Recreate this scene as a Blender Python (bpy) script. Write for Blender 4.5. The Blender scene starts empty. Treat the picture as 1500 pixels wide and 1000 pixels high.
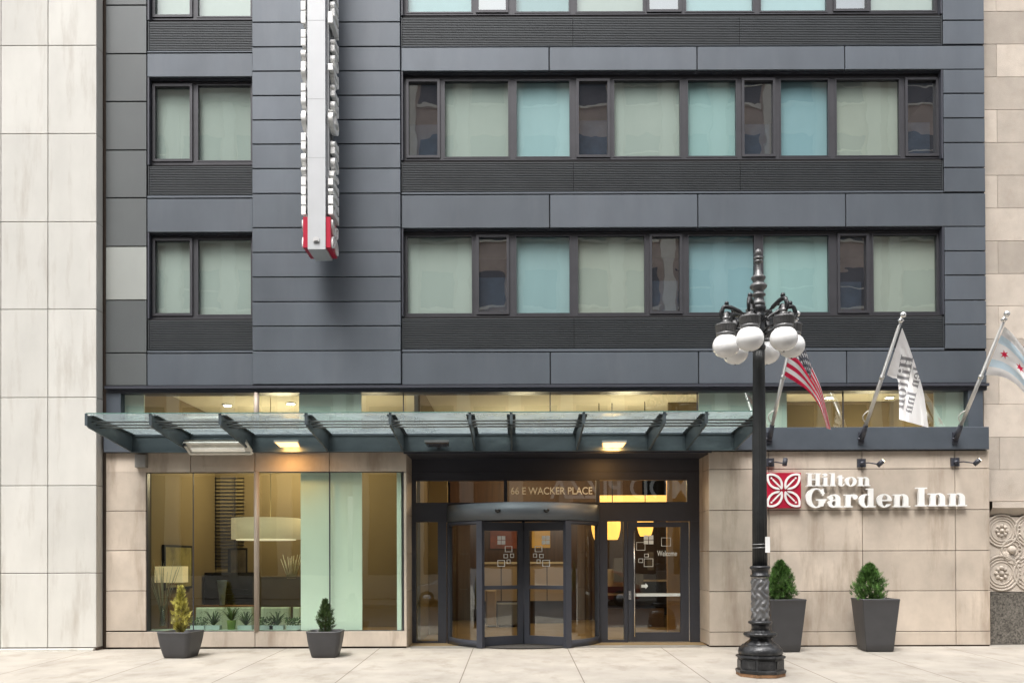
import bpy, bmesh, math, random
import numpy as np
from mathutils import Vector, Matrix, Euler

random.seed(7); np.random.seed(7)
R = math.radians
scn = bpy.context.scene
col = scn.collection

# ------------------------------------------------------------------ camera
FPX, PPX, PPY = 1275.0, 755.0, 810.0
CAM = Vector((0, -17.0, 1.71))
PITCH, ROLL = 0.00766, 0.0035
cam_d = bpy.data.cameras.new('camera'); cam = bpy.data.objects.new('camera', cam_d); col.objects.link(cam)
rot = Matrix.Rotation(math.pi/2 + PITCH, 3, 'X') @ Matrix.Rotation(-ROLL, 3, 'Z')
cam.matrix_world = Matrix.Translation(CAM) @ rot.to_4x4()
cam_d.sensor_width = 36; cam_d.lens = 36*FPX/1500
cam_d.shift_x = (750-PPX)/1500; cam_d.shift_y = (PPY-500)/1500
cam_d.clip_start = .1; cam_d.clip_end = 500
scn.camera = cam

# ------------------------------------------------------------------ sky, sun, exposure
SUN = Vector((-.42, -1.0, 1.9)).normalized()
w = bpy.data.worlds.new('World'); scn.world = w; w.use_nodes = True
nt = w.node_tree; nt.nodes.clear()
sky = nt.nodes.new('ShaderNodeTexSky'); sky.sky_type = 'NISHITA'; sky.sun_disc = False
sky.sun_elevation = math.asin(SUN.z); sky.sun_rotation = math.atan2(SUN.x, SUN.y)
sky.air_density = 1.0; sky.dust_density = 6.0; sky.ozone_density = 1.0
hs = nt.nodes.new('ShaderNodeHueSaturation'); hs.inputs['Saturation'].default_value = .35
bg = nt.nodes.new('ShaderNodeBackground'); bg.inputs['Strength'].default_value = .15
wo = nt.nodes.new('ShaderNodeOutputWorld')
nt.links.new(sky.outputs[0], hs.inputs['Color']); nt.links.new(hs.outputs[0], bg.inputs['Color']); nt.links.new(bg.outputs[0], wo.inputs[0])
sl = bpy.data.lights.new('sun', 'SUN'); sl.energy = 1.5; sl.angle = R(24); sl.color = (1, .985, .965)
so = bpy.data.objects.new('sun', sl); col.objects.link(so)
so.rotation_euler = SUN.to_track_quat('Z', 'Y').to_euler()
scn.view_settings.view_transform = 'Standard'; scn.view_settings.look = 'None'
scn.view_settings.gamma = 1; scn.view_settings.exposure = .96
scn.cycles.max_bounces = 7; scn.cycles.diffuse_bounces = 3; scn.cycles.glossy_bounces = 3
scn.cycles.transparent_max_bounces = 14; scn.cycles.transmission_bounces = 4
scn.cycles.use_denoising = True; scn.cycles.caustics_reflective = False; scn.cycles.caustics_refractive = False
scn.cycles.sample_clamp_indirect = 6

# ------------------------------------------------------------------ measuring helpers (pixel of the photo + depth -> world point)
def P(px, py, y=0.0):
    d = rot @ Vector(((px-PPX)/FPX, -(py-PPY)/FPX, -1))
    t = (y-CAM.y)/d.y
    return CAM + d*t
def X(px, y=0.0, py=500): return P(px, py, y).x
def Z(py, px=755, y=0.0): return P(px, py, y).z
def G(y): return .02*y if y < 0 else 0.0      # pavement height

def lin(v): return tuple((c/255/12.92 if c/255 <= .04045 else ((c/255+.055)/1.055)**2.4) for c in v)

# ------------------------------------------------------------------ materials
MATS = {}
def mat(name, base, rough=.55, metal=0.0, var=.12, scale=3.0, stretch=(1,1,1), bump=0.0, bscale=40.0, attr=0.0,
        dark=None, darkamt=0.0, darkscale=1.0, darkstretch=(1,1,.15), emit=0.0, emitcol=None, spec=.5, coat=0.0, trans=0.0, detail=5):
    if name in MATS: return MATS[name]
    m = bpy.data.materials.new(name); m.use_nodes = True; nt = m.node_tree; N = nt.nodes; L = nt.links
    b = N['Principled BSDF']
    b.inputs['Roughness'].default_value = rough; b.inputs['Metallic'].default_value = metal
    b.inputs['Specular IOR Level'].default_value = spec; b.inputs['Coat Weight'].default_value = coat
    tc = N.new('ShaderNodeTexCoord')
    def noise(sc, st, det=detail, ro=.6):
        mp = N.new('ShaderNodeMapping'); mp.inputs['Scale'].default_value = st; L.new(tc.outputs['Object'], mp.inputs[0])
        n = N.new('ShaderNodeTexNoise'); n.inputs['Scale'].default_value = sc; n.inputs['Detail'].default_value = det
        n.inputs['Roughness'].default_value = ro; L.new(mp.outputs[0], n.inputs['Vector']); return n.outputs['Fac']
    def mulc(csock, fsock):
        mx = N.new('ShaderNodeMix'); mx.data_type = 'RGBA'; mx.blend_type = 'MULTIPLY'; mx.inputs[0].default_value = 1
        L.new(csock, mx.inputs[6]); L.new(fsock, mx.inputs[7]); return mx.outputs[2]
    rgb = N.new('ShaderNodeRGB'); rgb.outputs[0].default_value = (*base, 1); cs = rgb.outputs[0]
    if var:
        mr = N.new('ShaderNodeMapRange'); mr.inputs['From Min'].default_value = .3; mr.inputs['From Max'].default_value = .7
        mr.inputs['To Min'].default_value = 1-var; mr.inputs['To Max'].default_value = 1+var
        L.new(noise(scale, stretch), mr.inputs[0]); cs = mulc(cs, mr.outputs[0])
    if attr:
        at = N.new('ShaderNodeAttribute'); at.attribute_name = 'var'
        mr = N.new('ShaderNodeMapRange'); mr.inputs['To Min'].default_value = 1-attr; mr.inputs['To Max'].default_value = 1+attr
        L.new(at.outputs['Fac'], mr.inputs[0]); cs = mulc(cs, mr.outputs[0])
    if dark:
        mr = N.new('ShaderNodeMapRange'); mr.inputs['From Min'].default_value = .52; mr.inputs['From Max'].default_value = .78
        mr.inputs['To Max'].default_value = darkamt
        L.new(noise(darkscale, darkstretch, 7, .65), mr.inputs[0])
        mx = N.new('ShaderNodeMix'); mx.data_type = 'RGBA'; L.new(mr.outputs[0], mx.inputs[0]); L.new(cs, mx.inputs[6])
        mx.inputs[7].default_value = (*dark, 1); cs = mx.outputs[2]
    L.new(cs, b.inputs['Base Color'])
    if bump:
        bp = N.new('ShaderNodeBump'); bp.inputs['Strength'].default_value = bump; bp.inputs['Distance'].default_value = .02
        L.new(noise(bscale, (1,1,1), 4), bp.inputs['Height']); L.new(bp.outputs[0], b.inputs['Normal'])
    if emit:
        b.inputs['Emission Color'].default_value = (*(emitcol or base), 1); b.inputs['Emission Strength'].default_value = emit
    if trans: b.inputs['Transmission Weight'].default_value = trans
    MATS[name] = m; return m

def glass(name, tint, refl=.08, rough=0.0, wav=0.0, wscale=1.5, haze=0.0, hazecol=(.8,.9,.88)):
    if name in MATS: return MATS[name]
    m = bpy.data.materials.new(name); m.use_nodes = True; nt = m.node_tree; N = nt.nodes; L = nt.links; N.clear()
    o = N.new('ShaderNodeOutputMaterial'); t = N.new('ShaderNodeBsdfTransparent'); t.inputs[0].default_value = (*tint, 1)
    g = N.new('ShaderNodeBsdfGlossy'); g.inputs['Roughness'].default_value = rough; g.inputs['Color'].default_value = (.95,1,.98,1)
    fr = N.new('ShaderNodeFresnel'); geo = N.new('ShaderNodeNewGeometry'); mi = N.new('ShaderNodeMapRange')
    mi.inputs['To Min'].default_value = 1.45; mi.inputs['To Max'].default_value = 1/1.45; L.new(geo.outputs['Backfacing'], mi.inputs[0]); L.new(mi.outputs[0], fr.inputs['IOR'])
    ad = N.new('ShaderNodeMath'); ad.operation = 'ADD'; ad.use_clamp = True; ad.inputs[1].default_value = refl
    L.new(fr.outputs[0], ad.inputs[0])
    base = t.outputs[0]
    if haze:
        d = N.new('ShaderNodeBsdfDiffuse'); d.inputs[0].default_value = (*hazecol, 1)
        tl = N.new('ShaderNodeBsdfTranslucent'); tl.inputs[0].default_value = (*hazecol, 1)
        m1 = N.new('ShaderNodeMixShader'); m1.inputs[0].default_value = .6; L.new(d.outputs[0], m1.inputs[1]); L.new(tl.outputs[0], m1.inputs[2])
        tc0 = N.new('ShaderNodeTexCoord'); n0 = N.new('ShaderNodeTexNoise'); n0.inputs['Scale'].default_value = 2.2; n0.inputs['Detail'].default_value = 6
        L.new(tc0.outputs['Object'], n0.inputs['Vector'])
        r0 = N.new('ShaderNodeMapRange'); r0.inputs['From Min'].default_value = .3; r0.inputs['From Max'].default_value = .7
        r0.inputs['To Min'].default_value = haze*.75; r0.inputs['To Max'].default_value = min(1, haze*1.25); L.new(n0.outputs['Fac'], r0.inputs[0])
        m2 = N.new('ShaderNodeMixShader'); L.new(r0.outputs[0], m2.inputs[0]); L.new(base, m2.inputs[1]); L.new(m1.outputs[0], m2.inputs[2]); base = m2.outputs[0]
    mx = N.new('ShaderNodeMixShader'); L.new(ad.outputs[0], mx.inputs[0]); L.new(base, mx.inputs[1]); L.new(g.outputs[0], mx.inputs[2])
    if wav:
        tc = N.new('ShaderNodeTexCoord'); n = N.new('ShaderNodeTexNoise'); n.inputs['Scale'].default_value = wscale; n.inputs['Detail'].default_value = 1.5
        L.new(tc.outputs['Object'], n.inputs['Vector'])
        bp = N.new('ShaderNodeBump'); bp.inputs['Strength'].default_value = wav; bp.inputs['Distance'].default_value = .02
        L.new(n.outputs['Fac'], bp.inputs['Height']); L.new(bp.outputs[0], g.inputs['Normal'])
    L.new(mx.outputs[0], o.inputs[0]); MATS[name] = m; return m

CLAD = mat('slate_cladding', (.104,.120,.140), .42, .25, .13, .9, (1,1,.5), .03, 200, attr=.10, dark=(.16,.17,.19), darkamt=.35, darkscale=1.6, darkstretch=(1,1,.2))
CLADG = mat('grey_green_cladding', (.103,.112,.113), .45, .2, .08, 1.2, (1,1,.5), attr=.08)
CLADL = mat('pale_grey_cladding', (.31,.325,.305), .5, .1, .05, 1.2)
FRAME = mat('dark_bronze_frame', (.052,.052,.059), .45, .3, .1, 4)
LOUV = mat('ribbed_dark_grille', (.055,.061,.066), .5, .3, .12, 1.5, attr=.06)
BACK = mat('black_backing', (.008,.008,.009), .9, 0, 0)
STONE = mat('beige_stone', (.50,.43,.355), .75, 0, .20, 1.1, (1,1,.8), .12, 60, attr=.10, dark=(.25,.185,.13), darkamt=1.0, darkscale=2.0, darkstretch=(1,1,.2))
PALE = mat('pale_limestone', (.565,.555,.515), .8, 0, .07, 1.4, (1,1,.5), .15, 70, attr=.045, dark=(.34,.30,.25), darkamt=.75, darkscale=3.0, darkstretch=(1,1,.16))
TAN = mat('tan_ashlar', (.47,.415,.355), .85, 0, .10, 2.5, (1,1,1), .3, 60, attr=.20, dark=(.33,.25,.19), darkamt=.35, darkscale=3.5, darkstretch=(1,1,.8))
GRAN = mat('speckled_granite', (.12,.11,.095), .35, 0, .75, 28, (1,1,1), detail=2)
DKMET = mat('charcoal_metal', (.050,.053,.067), .42, .12, .08, 2)
DRUM = mat('grey_drum_metal', (.12,.135,.15), .5, .3, .06, 1)
STEEL = mat('weathered_grey_steel', (.075,.095,.105), .45, .3, .18, 2.2, (1,1,2), dark=(.2,.25,.26), darkamt=.45, darkscale=3.0, darkstretch=(.35,1,1.2))
LEDGE = mat('blue_grey_ledge', (.088,.104,.125), .45, .25, .12, 1.5)
CAST = mat('black_cast_iron', (.040,.041,.043), .32, .5, .3, 9, (1,1,1), .35, 45, dark=(.16,.16,.16), darkamt=.5, darkscale=9, darkstretch=(1,1,1))
CASTL = mat('worn_grey_cast_iron', (.17,.17,.17), .35, .4, .3, 9, (1,1,1), .3, 45, dark=(.02,.02,.02), darkamt=.7, darkscale=9, darkstretch=(1,1,1))
IRON = mat('black_fluted_iron', (.032,.034,.034), .42, .4, .2, 5)
GLOBE = mat('opal_globe', (.95,.95,.94), .18, 0, .03, 3, spec=.6)
WHITE = mat('white_letter', (.84,.84,.82), .4, 0, .03, 4)
SIGNW = mat('white_sign_metal', (.50,.515,.53), .4, .1, .04, 1.5)
RED = mat('crimson_panel', (.42,.012,.04), .35, 0, .05, 3)
ALU = mat('silver_pole', (.62,.62,.60), .3, .6, .06, 6)
BRASSW = mat('silver_ball', (.75,.75,.74), .2, .7, .03, 6)
POT = mat('charcoal_planter', (.052,.052,.055), .5, 0, .08, 4)
SOIL = mat('dark_soil', (.03,.02,.014), .95, 0, .3, 40)
LEAFG = mat('green_thuja', (.062,.14,.026), .6, 0, .35, 9)
LEAFD = mat('dark_green_thuja', (.04,.075,.018), .6, 0, .35, 9)
LEAFY = mat('golden_thuja', (.36,.33,.07), .6, 0, .5, 9)
BARK = mat('brown_bark', (.07,.045,.025), .9, 0, .3, 20)
CHROME = mat('brushed_steel', (.6,.6,.6), .25, .9, .04, 5)

G_UP = [glass('teal_pane', (.82,.95,.96), .07, wav=.07, wscale=2.0), glass('sea_green_pane', (.89,.95,.93), .09, wav=.07, wscale=2.0),
        glass('grey_green_pane', (.90,.95,.91), .11, wav=.07, wscale=2.2)]
G_CAS = glass('casement_pane', (.6,.68,.7), .30, wav=.13, wscale=1.6, haze=.16, hazecol=(.42,.40,.46))
G_CLR = glass('clear_pane', (.80,.82,.78), .10, wav=.05)
G_GRN = glass('green_tinted_pane', (.88,.95,.87), .065, wav=.1, wscale=.8)
G_TRN = glass('transom_pane', (.90,.84,.72), .09)
G_CLE = glass('clerestory_pane', (.80,.88,.82), .20, wav=.1, wscale=.8)
G_CAN = glass('canopy_pane', (.86,.95,.94), .06, .05, haze=.48, hazecol=(.66,.78,.80))

# ------------------------------------------------------------------ mesh builder
class MB:
    def __init__(s): s.v=[]; s.f=[]; s.m=[]; s.a=[]; s.sm=[]
    def add(s, vs, fs, m=0, a=None, smooth=False):
        o = len(s.v); a = random.random() if a is None else a
        s.v += [tuple(v) for v in vs]; s.a += [a]*len(vs)
        for f in fs: s.f.append([i+o for i in f]); s.m.append(m); s.sm.append(smooth)
    def box(s, x0,x1,y0,y1,z0,z1, m=0, a=None):
        x0,x1=min(x0,x1),max(x0,x1); y0,y1=min(y0,y1),max(y0,y1); z0,z1=min(z0,z1),max(z0,z1)
        s.add([(x,y,z) for z in (z0,z1) for y in (y0,y1) for x in (x0,x1)],
              [(0,2,3,1),(4,5,7,6),(0,1,5,4),(2,6,7,3),(0,4,6,2),(1,3,7,5)], m, a)
    def panel(s, x0,x1,z0,z1, y=0.0, th=.05, ch=.006, m=0, a=None):   # chamfered slab facing -Y
        x0,x1=min(x0,x1),max(x0,x1); z0,z1=min(z0,z1),max(z0,z1)
        vs=[(x0,y+th,z0),(x1,y+th,z0),(x1,y+th,z1),(x0,y+th,z1),(x0,y+ch,z0),(x1,y+ch,z0),(x1,y+ch,z1),(x0,y+ch,z1),
            (x0+ch,y,z0+ch),(x1-ch,y,z0+ch),(x1-ch,y,z1-ch),(x0+ch,y,z1-ch)]
        fs=[(8,9,10,11)]
        for i in range(4):
            j=(i+1)%4; fs += [(i,j,4+j,4+i),(4+i,4+j,8+j,8+i)]
        fs.append((3,2,1,0)); s.add(vs,fs,m,a)
    def obox(s, c, ax, ay, az, m=0, a=None):     # oriented box: centre and three half vectors
        c=Vector(c); ax,ay,az=map(Vector,(ax,ay,az))
        s.add([c+sx*ax+sy*ay+sz*az for sz in(-1,1) for sy in(-1,1) for sx in(-1,1)],
              [(0,2,3,1),(4,5,7,6),(0,1,5,4),(2,6,7,3),(0,4,6,2),(1,3,7,5)], m, a)
    def tube(s, pts, rad, n=10, m=0, caps=True, a=None, smooth=True):
        pts=[Vector(p) for p in pts]; rad = rad if isinstance(rad,(list,tuple)) else [rad]*len(pts)
        vs=[]; fs=[]; up=Vector((0,0,1)); prev=None
        for i,p in enumerate(pts):
            d=(pts[min(i+1,len(pts)-1)]-pts[max(i-1,0)]).normalized()
            if prev is None:
                t=up if abs(d.z)<.95 else Vector((1,0,0)); u=d.cross(t).normalized()
            else: u=(prev-d*prev.dot(d)).normalized()
            prev=u; vv=d.cross(u)
            for k in range(n):
                an=2*math.pi*k/n; vs.append(p+(u*math.cos(an)+vv*math.sin(an))*rad[i])
        for i in range(len(pts)-1):
            for k in range(n): fs.append((i*n+k,i*n+(k+1)%n,(i+1)*n+(k+1)%n,(i+1)*n+k))
        if caps: fs += [tuple(range(n-1,-1,-1)), tuple((len(pts)-1)*n+k for k in range(n))]
        s.add(vs,fs,m,a,smooth)
    def lathe(s, c, prof, n=24, m=0, mod=None, a=None, smooth=True, ph=0):   # prof: (radius, z)
        vs=[]; fs=[]
        for (r,z) in prof:
            for k in range(n):
                an=2*math.pi*k/n+ph; rr=r*(mod(an,z) if mod else 1)
                vs.append((c[0]+rr*math.cos(an), c[1]+rr*math.sin(an), c[2]+z))
        for i in range(len(prof)-1):
            for k in range(n): fs.append((i*n+k,i*n+(k+1)%n,(i+1)*n+(k+1)%n,(i+1)*n+k))
        fs += [tuple(range(n-1,-1,-1)), tuple((len(prof)-1)*n+k for k in range(n))]
        s.add(vs,fs,m,a,smooth)
    def ball(s, c, r, rz=None, n=20, m=0):
        rz = rz or r
        s.lathe(c, [(max(1e-4,r*math.sin(math.pi*i/12)), -rz*math.cos(math.pi*i/12)) for i in range(13)], n, m)
    def build(s, name, mats, parent=None, loc=None, label=None):
        mats = mats if isinstance(mats,(list,tuple)) else [mats]
        if parent is not None: org = Vector(parent['_o'])
        else: org = Vector(loc) if loc is not None else Vector((0,0,0))
        me=bpy.data.meshes.new(name)
        me.from_pydata([(v[0]-org.x, v[1]-org.y, v[2]-org.z) for v in s.v], [], s.f)
        for mm in mats: me.materials.append(mm)
        me.polygons.foreach_set('material_index', s.m); me.polygons.foreach_set('use_smooth', s.sm)
        at=me.attributes.new('var','FLOAT','POINT'); at.data.foreach_set('value', s.a)
        me.update()
        o=bpy.data.objects.new(name, me); col.objects.link(o)
        if parent is not None: o.parent=parent
        else: o.location=org
        o['_o']=tuple(org)
        if label: o['label']=label
        return o
def thing(name, label, cat, loc=(0,0,0), group=None, kind=None):
    o=bpy.data.objects.new(name,None); col.objects.link(o); o.location=loc; o['_o']=tuple(loc); o.empty_display_size=.2
    tag(o,label,cat,group,kind); return o
def tag(o,label,cat,group=None,kind=None):
    o['label']=label; o['category']=cat
    if group: o['group']=group
    if kind: o['kind']=kind
    return o
def struct(mb,name,m,label,cat='ground'):
    o=mb.build(name,m); o['label']=label; o['category']=cat; o['kind']='structure'; return o
def copy_tree(o, parent=None):
    c=o.copy(); col.objects.link(c); c.parent=parent
    for ch in [x for x in bpy.data.objects if x.parent==o]: copy_tree(ch,c)
    return c

# ------------------------------------------------------------------ glyph fields (serif capitals and lower case), f>0 inside
def bx(x,y,x0,y0,x1,y1): return np.minimum(np.minimum(x-x0,x1-x),np.minimum(y-y0,y1-y))
def el(x,y,cx,cy,rx,ry): return (1-np.sqrt(((x-cx)/rx)**2+((y-cy)/ry)**2))*min(rx,ry)
def U(*a):
    r=a[0]
    for b in a[1:]: r=np.maximum(r,b)
    return r
def D(a,*bs):
    for b in bs: a=np.minimum(a,-b)
    return a
def I_(*a):
    r=a[0]
    for b in a[1:]: r=np.minimum(r,b)
    return r
S_=.065
def g_H(x,y): return U(bx(x,y,.10,0,.35,1),bx(x,y,.62,0,.87,1),bx(x,y,0,0,.45,S_),bx(x,y,0,1-S_,.45,1),bx(x,y,.52,0,.97,S_),bx(x,y,.52,1-S_,.97,1),bx(x,y,.3,.47,.7,.55))
def g_I(x,y): return U(bx(x,y,.12,0,.39,1),bx(x,y,0,0,.51,S_),bx(x,y,0,1-S_,.51,1))
def g_i(x,y): return U(bx(x,y,.09,0,.33,.68),bx(x,y,0,0,.42,S_),bx(x,y,0,.62,.3,.68),el(x,y,.2,.87,.14,.12))
def g_l(x,y): return U(bx(x,y,.09,0,.33,1),bx(x,y,0,0,.42,S_),bx(x,y,0,1-S_,.3,1))
def g_t(x,y): return U(bx(x,y,.1,.08,.33,.84),bx(x,y,0,.61,.45,.68),D(el(x,y,.29,.17,.19,.19),el(x,y,.38,.2,.09,.13),bx(x,y,.3,.2,.6,.5)))
def g_o(x,y): return D(el(x,y,.37,.345,.37,.365),el(x,y,.37,.345,.14,.30))
def g_n(x,y): return U(bx(x,y,.08,0,.32,.68),bx(x,y,0,0,.40,S_),bx(x,y,0,.62,.3,.68),bx(x,y,.50,0,.74,.46),bx(x,y,.43,0,.83,S_),
                       I_(D(el(x,y,.49,.44,.25,.26),el(x,y,.40,.42,.105,.2)),bx(x,y,.3,.42,.8,.9)))
def g_G(x,y): return U(D(el(x,y,.49,.5,.49,.525),el(x,y,.53,.5,.25,.455),bx(x,y,.55,.42,1.2,.72)),bx(x,y,.63,.06,.87,.42),bx(x,y,.5,.37,1.0,.44),bx(x,y,.80,.62,.87,1.0))
def g_a(x,y): return U(D(el(x,y,.28,.2,.28,.215),el(x,y,.32,.21,.11,.14)),bx(x,y,.38,0,.62,.46),bx(x,y,.5,0,.73,S_),
                       I_(D(el(x,y,.33,.45,.29,.25),el(x,y,.27,.43,.115,.19)),bx(x,y,0,.42,.8,.9)),el(x,y,.14,.5,.13,.11))
def g_r(x,y): return U(bx(x,y,.08,0,.32,.68),bx(x,y,0,0,.42,S_),bx(x,y,0,.62,.3,.68),el(x,y,.53,.55,.13,.13),I_(D(el(x,y,.47,.42,.2,.28),el(x,y,.45,.38,.15,.23)),bx(x,y,.28,.45,.62,.9)))
def g_d(x,y): return U(D(el(x,y,.34,.345,.34,.365),el(x,y,.39,.345,.13,.30)),bx(x,y,.46,.03,.70,1),bx(x,y,.36,1-S_,.70,1),bx(x,y,.46,0,.81,S_))
def g_e(x,y): return U(D(el(x,y,.36,.345,.36,.365),el(x,y,.38,.345,.14,.30),bx(x,y,.36,.17,.9,.345)),bx(x,y,.18,.33,.70,.40))
GL={'H':(g_H,.97),'I':(g_I,.51),'i':(g_i,.42),'l':(g_l,.42),'t':(g_t,.47),'o':(g_o,.74),'n':(g_n,.83),'G':(g_G,1.0),'a':(g_a,.73),'r':(g_r,.66),'d':(g_d,.81),'e':(g_e,.72)}
def advance(ch): return .42 if ch==' ' else GL[ch][1]+.06
def text_width(t): return sum(advance(c) for c in t)-.06
def field_mesh(mb, fn, x0,x1,y0,y1, nx, place, depth, m=0):
    """marching squares on fn>0 -> a solid of the given depth; place(x,y,d) -> world"""
    ny=max(4,int(nx*(y1-y0)/(x1-x0))); xs=np.linspace(x0,x1,nx+1); ys=np.linspace(y0,y1,ny+1)
    XX,YY=np.meshgrid(xs,ys); F=fn(XX,YY); vs=[]; idx={}; fs=[]; side=[]
    def vid(key,x,y):
        if key not in idx: idx[key]=len(vs); vs.append((x,y))
        return idx[key]
    for j in range(ny):
        for i in range(nx):
            c=[(i,j),(i+1,j),(i+1,j+1),(i,j+1)]; f=[F[b,a] for a,b in c]; ins=[v>0 for v in f]
            if not any(ins): continue
            poly=[]; cross=[]
            for k in range(4):
                a,b=c[k],c[(k+1)%4]
                if ins[k]: poly.append(vid(('v',)+a,xs[a[0]],ys[a[1]]))
                if ins[k]!=ins[(k+1)%4]:
                    t=f[k]/(f[k]-f[(k+1)%4]); q=vid(('e',)+tuple(sorted((a,b))), xs[a[0]]+(xs[b[0]]-xs[a[0]])*t, ys[a[1]]+(ys[b[1]]-ys[a[1]])*t)
                    poly.append(q); cross.append((q,ins[k]))
            if len(poly)>2: fs.append(poly)
            if len(cross)==2:
                (q1,i1),(q2,_)=cross; side.append((q1,q2) if i1 else (q2,q1))
    n=len(vs); V=[place(x,y,depth) for x,y in vs]+[place(x,y,0) for x,y in vs]
    mb.add(V, fs+[(a,b,b+n,a+n)[::-1] for a,b in side], m, .5)
def letter_mb(ch, ox, oy, h, place, depth, nx=34, m=0):
    fn,wd=GL[ch]; mb=MB()
    field_mesh(mb, fn, -.03, wd+.03, -.04, 1.06, nx, lambda x,y,d: place(ox+x*h, oy+y*h, d), depth, m)
    return mb
def leaf_field(x,y):
    def quad(u,v):      # u,v 0..1 outward
        l1=I_(.683-np.sqrt((u-.72)**2+(v-.28)**2), .683-np.sqrt((u-.28)**2+(v-.72)**2))
        l2=I_(.565-np.sqrt((u-.72)**2+(v-.28)**2), .565-np.sqrt((u-.28)**2+(v-.72)**2))
        t=np.clip(((u-.2)+(v-.2))/(2*.40),0,1); cap=.042-np.sqrt((u-.2-.40*t)**2+(v-.2-.40*t)**2)
        dot=.055-np.sqrt((u-.69)**2+(v-.69)**2); cut=.07-np.abs(u-v-.11)+0*u; cut=I_(cut-.03, bx(u,v,.0,.0,.34,.26))
        return U(D(l1,l2,cut),cap,dot)
    return quad(np.abs(x-.5)*2, np.abs(y-.5)*2)
def font_mesh(body, height, name, off=.012):      # Blender's built-in typeface
    cu=bpy.data.curves.new(name,'FONT'); cu.body=body; cu.size=1; cu.extrude=.004; cu.offset=off
    ob=bpy.data.objects.new(name,cu); col.objects.link(ob); bpy.context.view_layer.update()
    dg=bpy.context.evaluated_depsgraph_get(); me=bpy.data.meshes.new_from_object(ob.evaluated_get(dg))
    V=np.array([v.co[:] for v in me.vertices]); F=[list(p.vertices) for p in me.polygons]
    bpy.data.objects.remove(ob); bpy.data.curves.remove(cu); bpy.data.meshes.remove(me)
    V[:,0]-=V[:,0].min(); k=height/(V[:,1].max()-V[:,1].min()) ; V[:,1]-=V[:,1].min(); V[:,:2]*=k
    return V,F
def font_mb(body, x0, x1, z0, y, height, name):
    V,F=font_mesh(body,height,name,.008); sx=(x1-x0)/V[:,0].max(); mb=MB()
    F=[f for f in F if sum(V[i][2] for i in f)/len(f)>.0039]   # vinyl film: the front faces only
    mb.add([(x0+v[0]*sx, y-v[2], z0+v[1]) for v in V], F, 0, .5); return mb

# ================================================================== GROUND
def pave_mat():
    m=mat('pale_concrete_paving',(.375,.345,.30),.85,0,.16,1.1,(1,1,1),.25,90,dark=(.20,.17,.13),darkamt=.7,darkscale=2.2,darkstretch=(1,.6,1))
    nt=m.node_tree;N=nt.nodes;L=nt.links;b=N['Principled BSDF']
    src=b.inputs['Base Color'].links[0].from_socket
    tc=N.new('ShaderNodeTexCoord');sp=N.new('ShaderNodeSeparateXYZ');L.new(tc.outputs['Object'],sp.inputs[0])
    def line(sock,off,per,wd):
        a=N.new('ShaderNodeMath');a.operation='ADD';a.inputs[1].default_value=off+per*100;L.new(sock,a.inputs[0])
        mo=N.new('ShaderNodeMath');mo.operation='MODULO';mo.inputs[1].default_value=per;L.new(a.outputs[0],mo.inputs[0])
        lt=N.new('ShaderNodeMath');lt.operation='LESS_THAN';lt.inputs[1].default_value=wd;L.new(mo.outputs[0],lt.inputs[0]);return lt.outputs[0]
    l1=line(sp.outputs['X'],-1.0+.005,1.83,.017);l2=line(sp.outputs['Y'],.0,4.7,.012)
    mx=N.new('ShaderNodeMath');mx.operation='MAXIMUM';L.new(l1,mx.inputs[0]);L.new(l2,mx.inputs[1])
    sc=N.new('ShaderNodeMath');sc.operation='MULTIPLY';sc.inputs[1].default_value=.8;L.new(mx.outputs[0],sc.inputs[0])
    c=N.new('ShaderNodeMix');c.data_type='RGBA';L.new(sc.outputs[0],c.inputs[0]);L.new(src,c.inputs[6]);c.inputs[7].default_value=(.12,.095,.07,1)
    L.new(c.outputs[2],b.inputs['Base Color']);return m
PAVE=pave_mat()
mb=MB()
xs=[-45,45]
mb.add([(-45,1.2,0),(45,1.2,0),(45,0,0),(-45,0,0),(-45,-5,-.10),(45,-5,-.10)],[(0,3,2,1),(3,4,5,2)])
struct(mb,'sidewalk',PAVE,'pale concrete sidewalk in front of the hotel','sidewalk')
mb=MB(); mb.box(-45,45,-5.2,-5.0,-.5,-.103)
struct(mb,'kerb',mat('kerb_stone',(.35,.34,.31),.8,0,.12,5),'pale kerb along the road edge','kerb')
ASPH=mat('asphalt',(.10,.10,.10),.9,0,.2,3,(1,1,1),.4,120)
mb=MB(); mb.add([(-200,-5.2,-.25),(200,-5.2,-.25),(200,-19,-.25),(-200,-19,-.25)],[(0,3,2,1)])
struct(mb,'road',ASPH,'dark asphalt road behind the camera','road')
mb=MB(); mb.box(-60,60,-24,-19,-.5,-.10)
struct(mb,'far_sidewalk',PAVE,'concrete sidewalk across the road','sidewalk')
mb=MB(); mb.box(-200,200,-200,200,-.9,-.52)
struct(mb,'ground',ASPH,'ground under the street','ground')
mb=MB(); mb.box(X(600),X(1025),-.03,1.1,-.02,.012); 
struct(mb,'entrance_paving',mat('grey_granite_paving',(.26,.245,.22),.6,0,.15,6),'grey granite threshold strip at the entrance','sidewalk')

# ================================================================== HOTEL
hotel=thing('hotel_building','dark slate panelled hotel with beige stone base and ribbon windows','hotel',(0,0,0))
TOPZ=16.6; g=.0105
XL=X(155); XR=X(1445)
BOT=Z(563.5,985)
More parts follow.
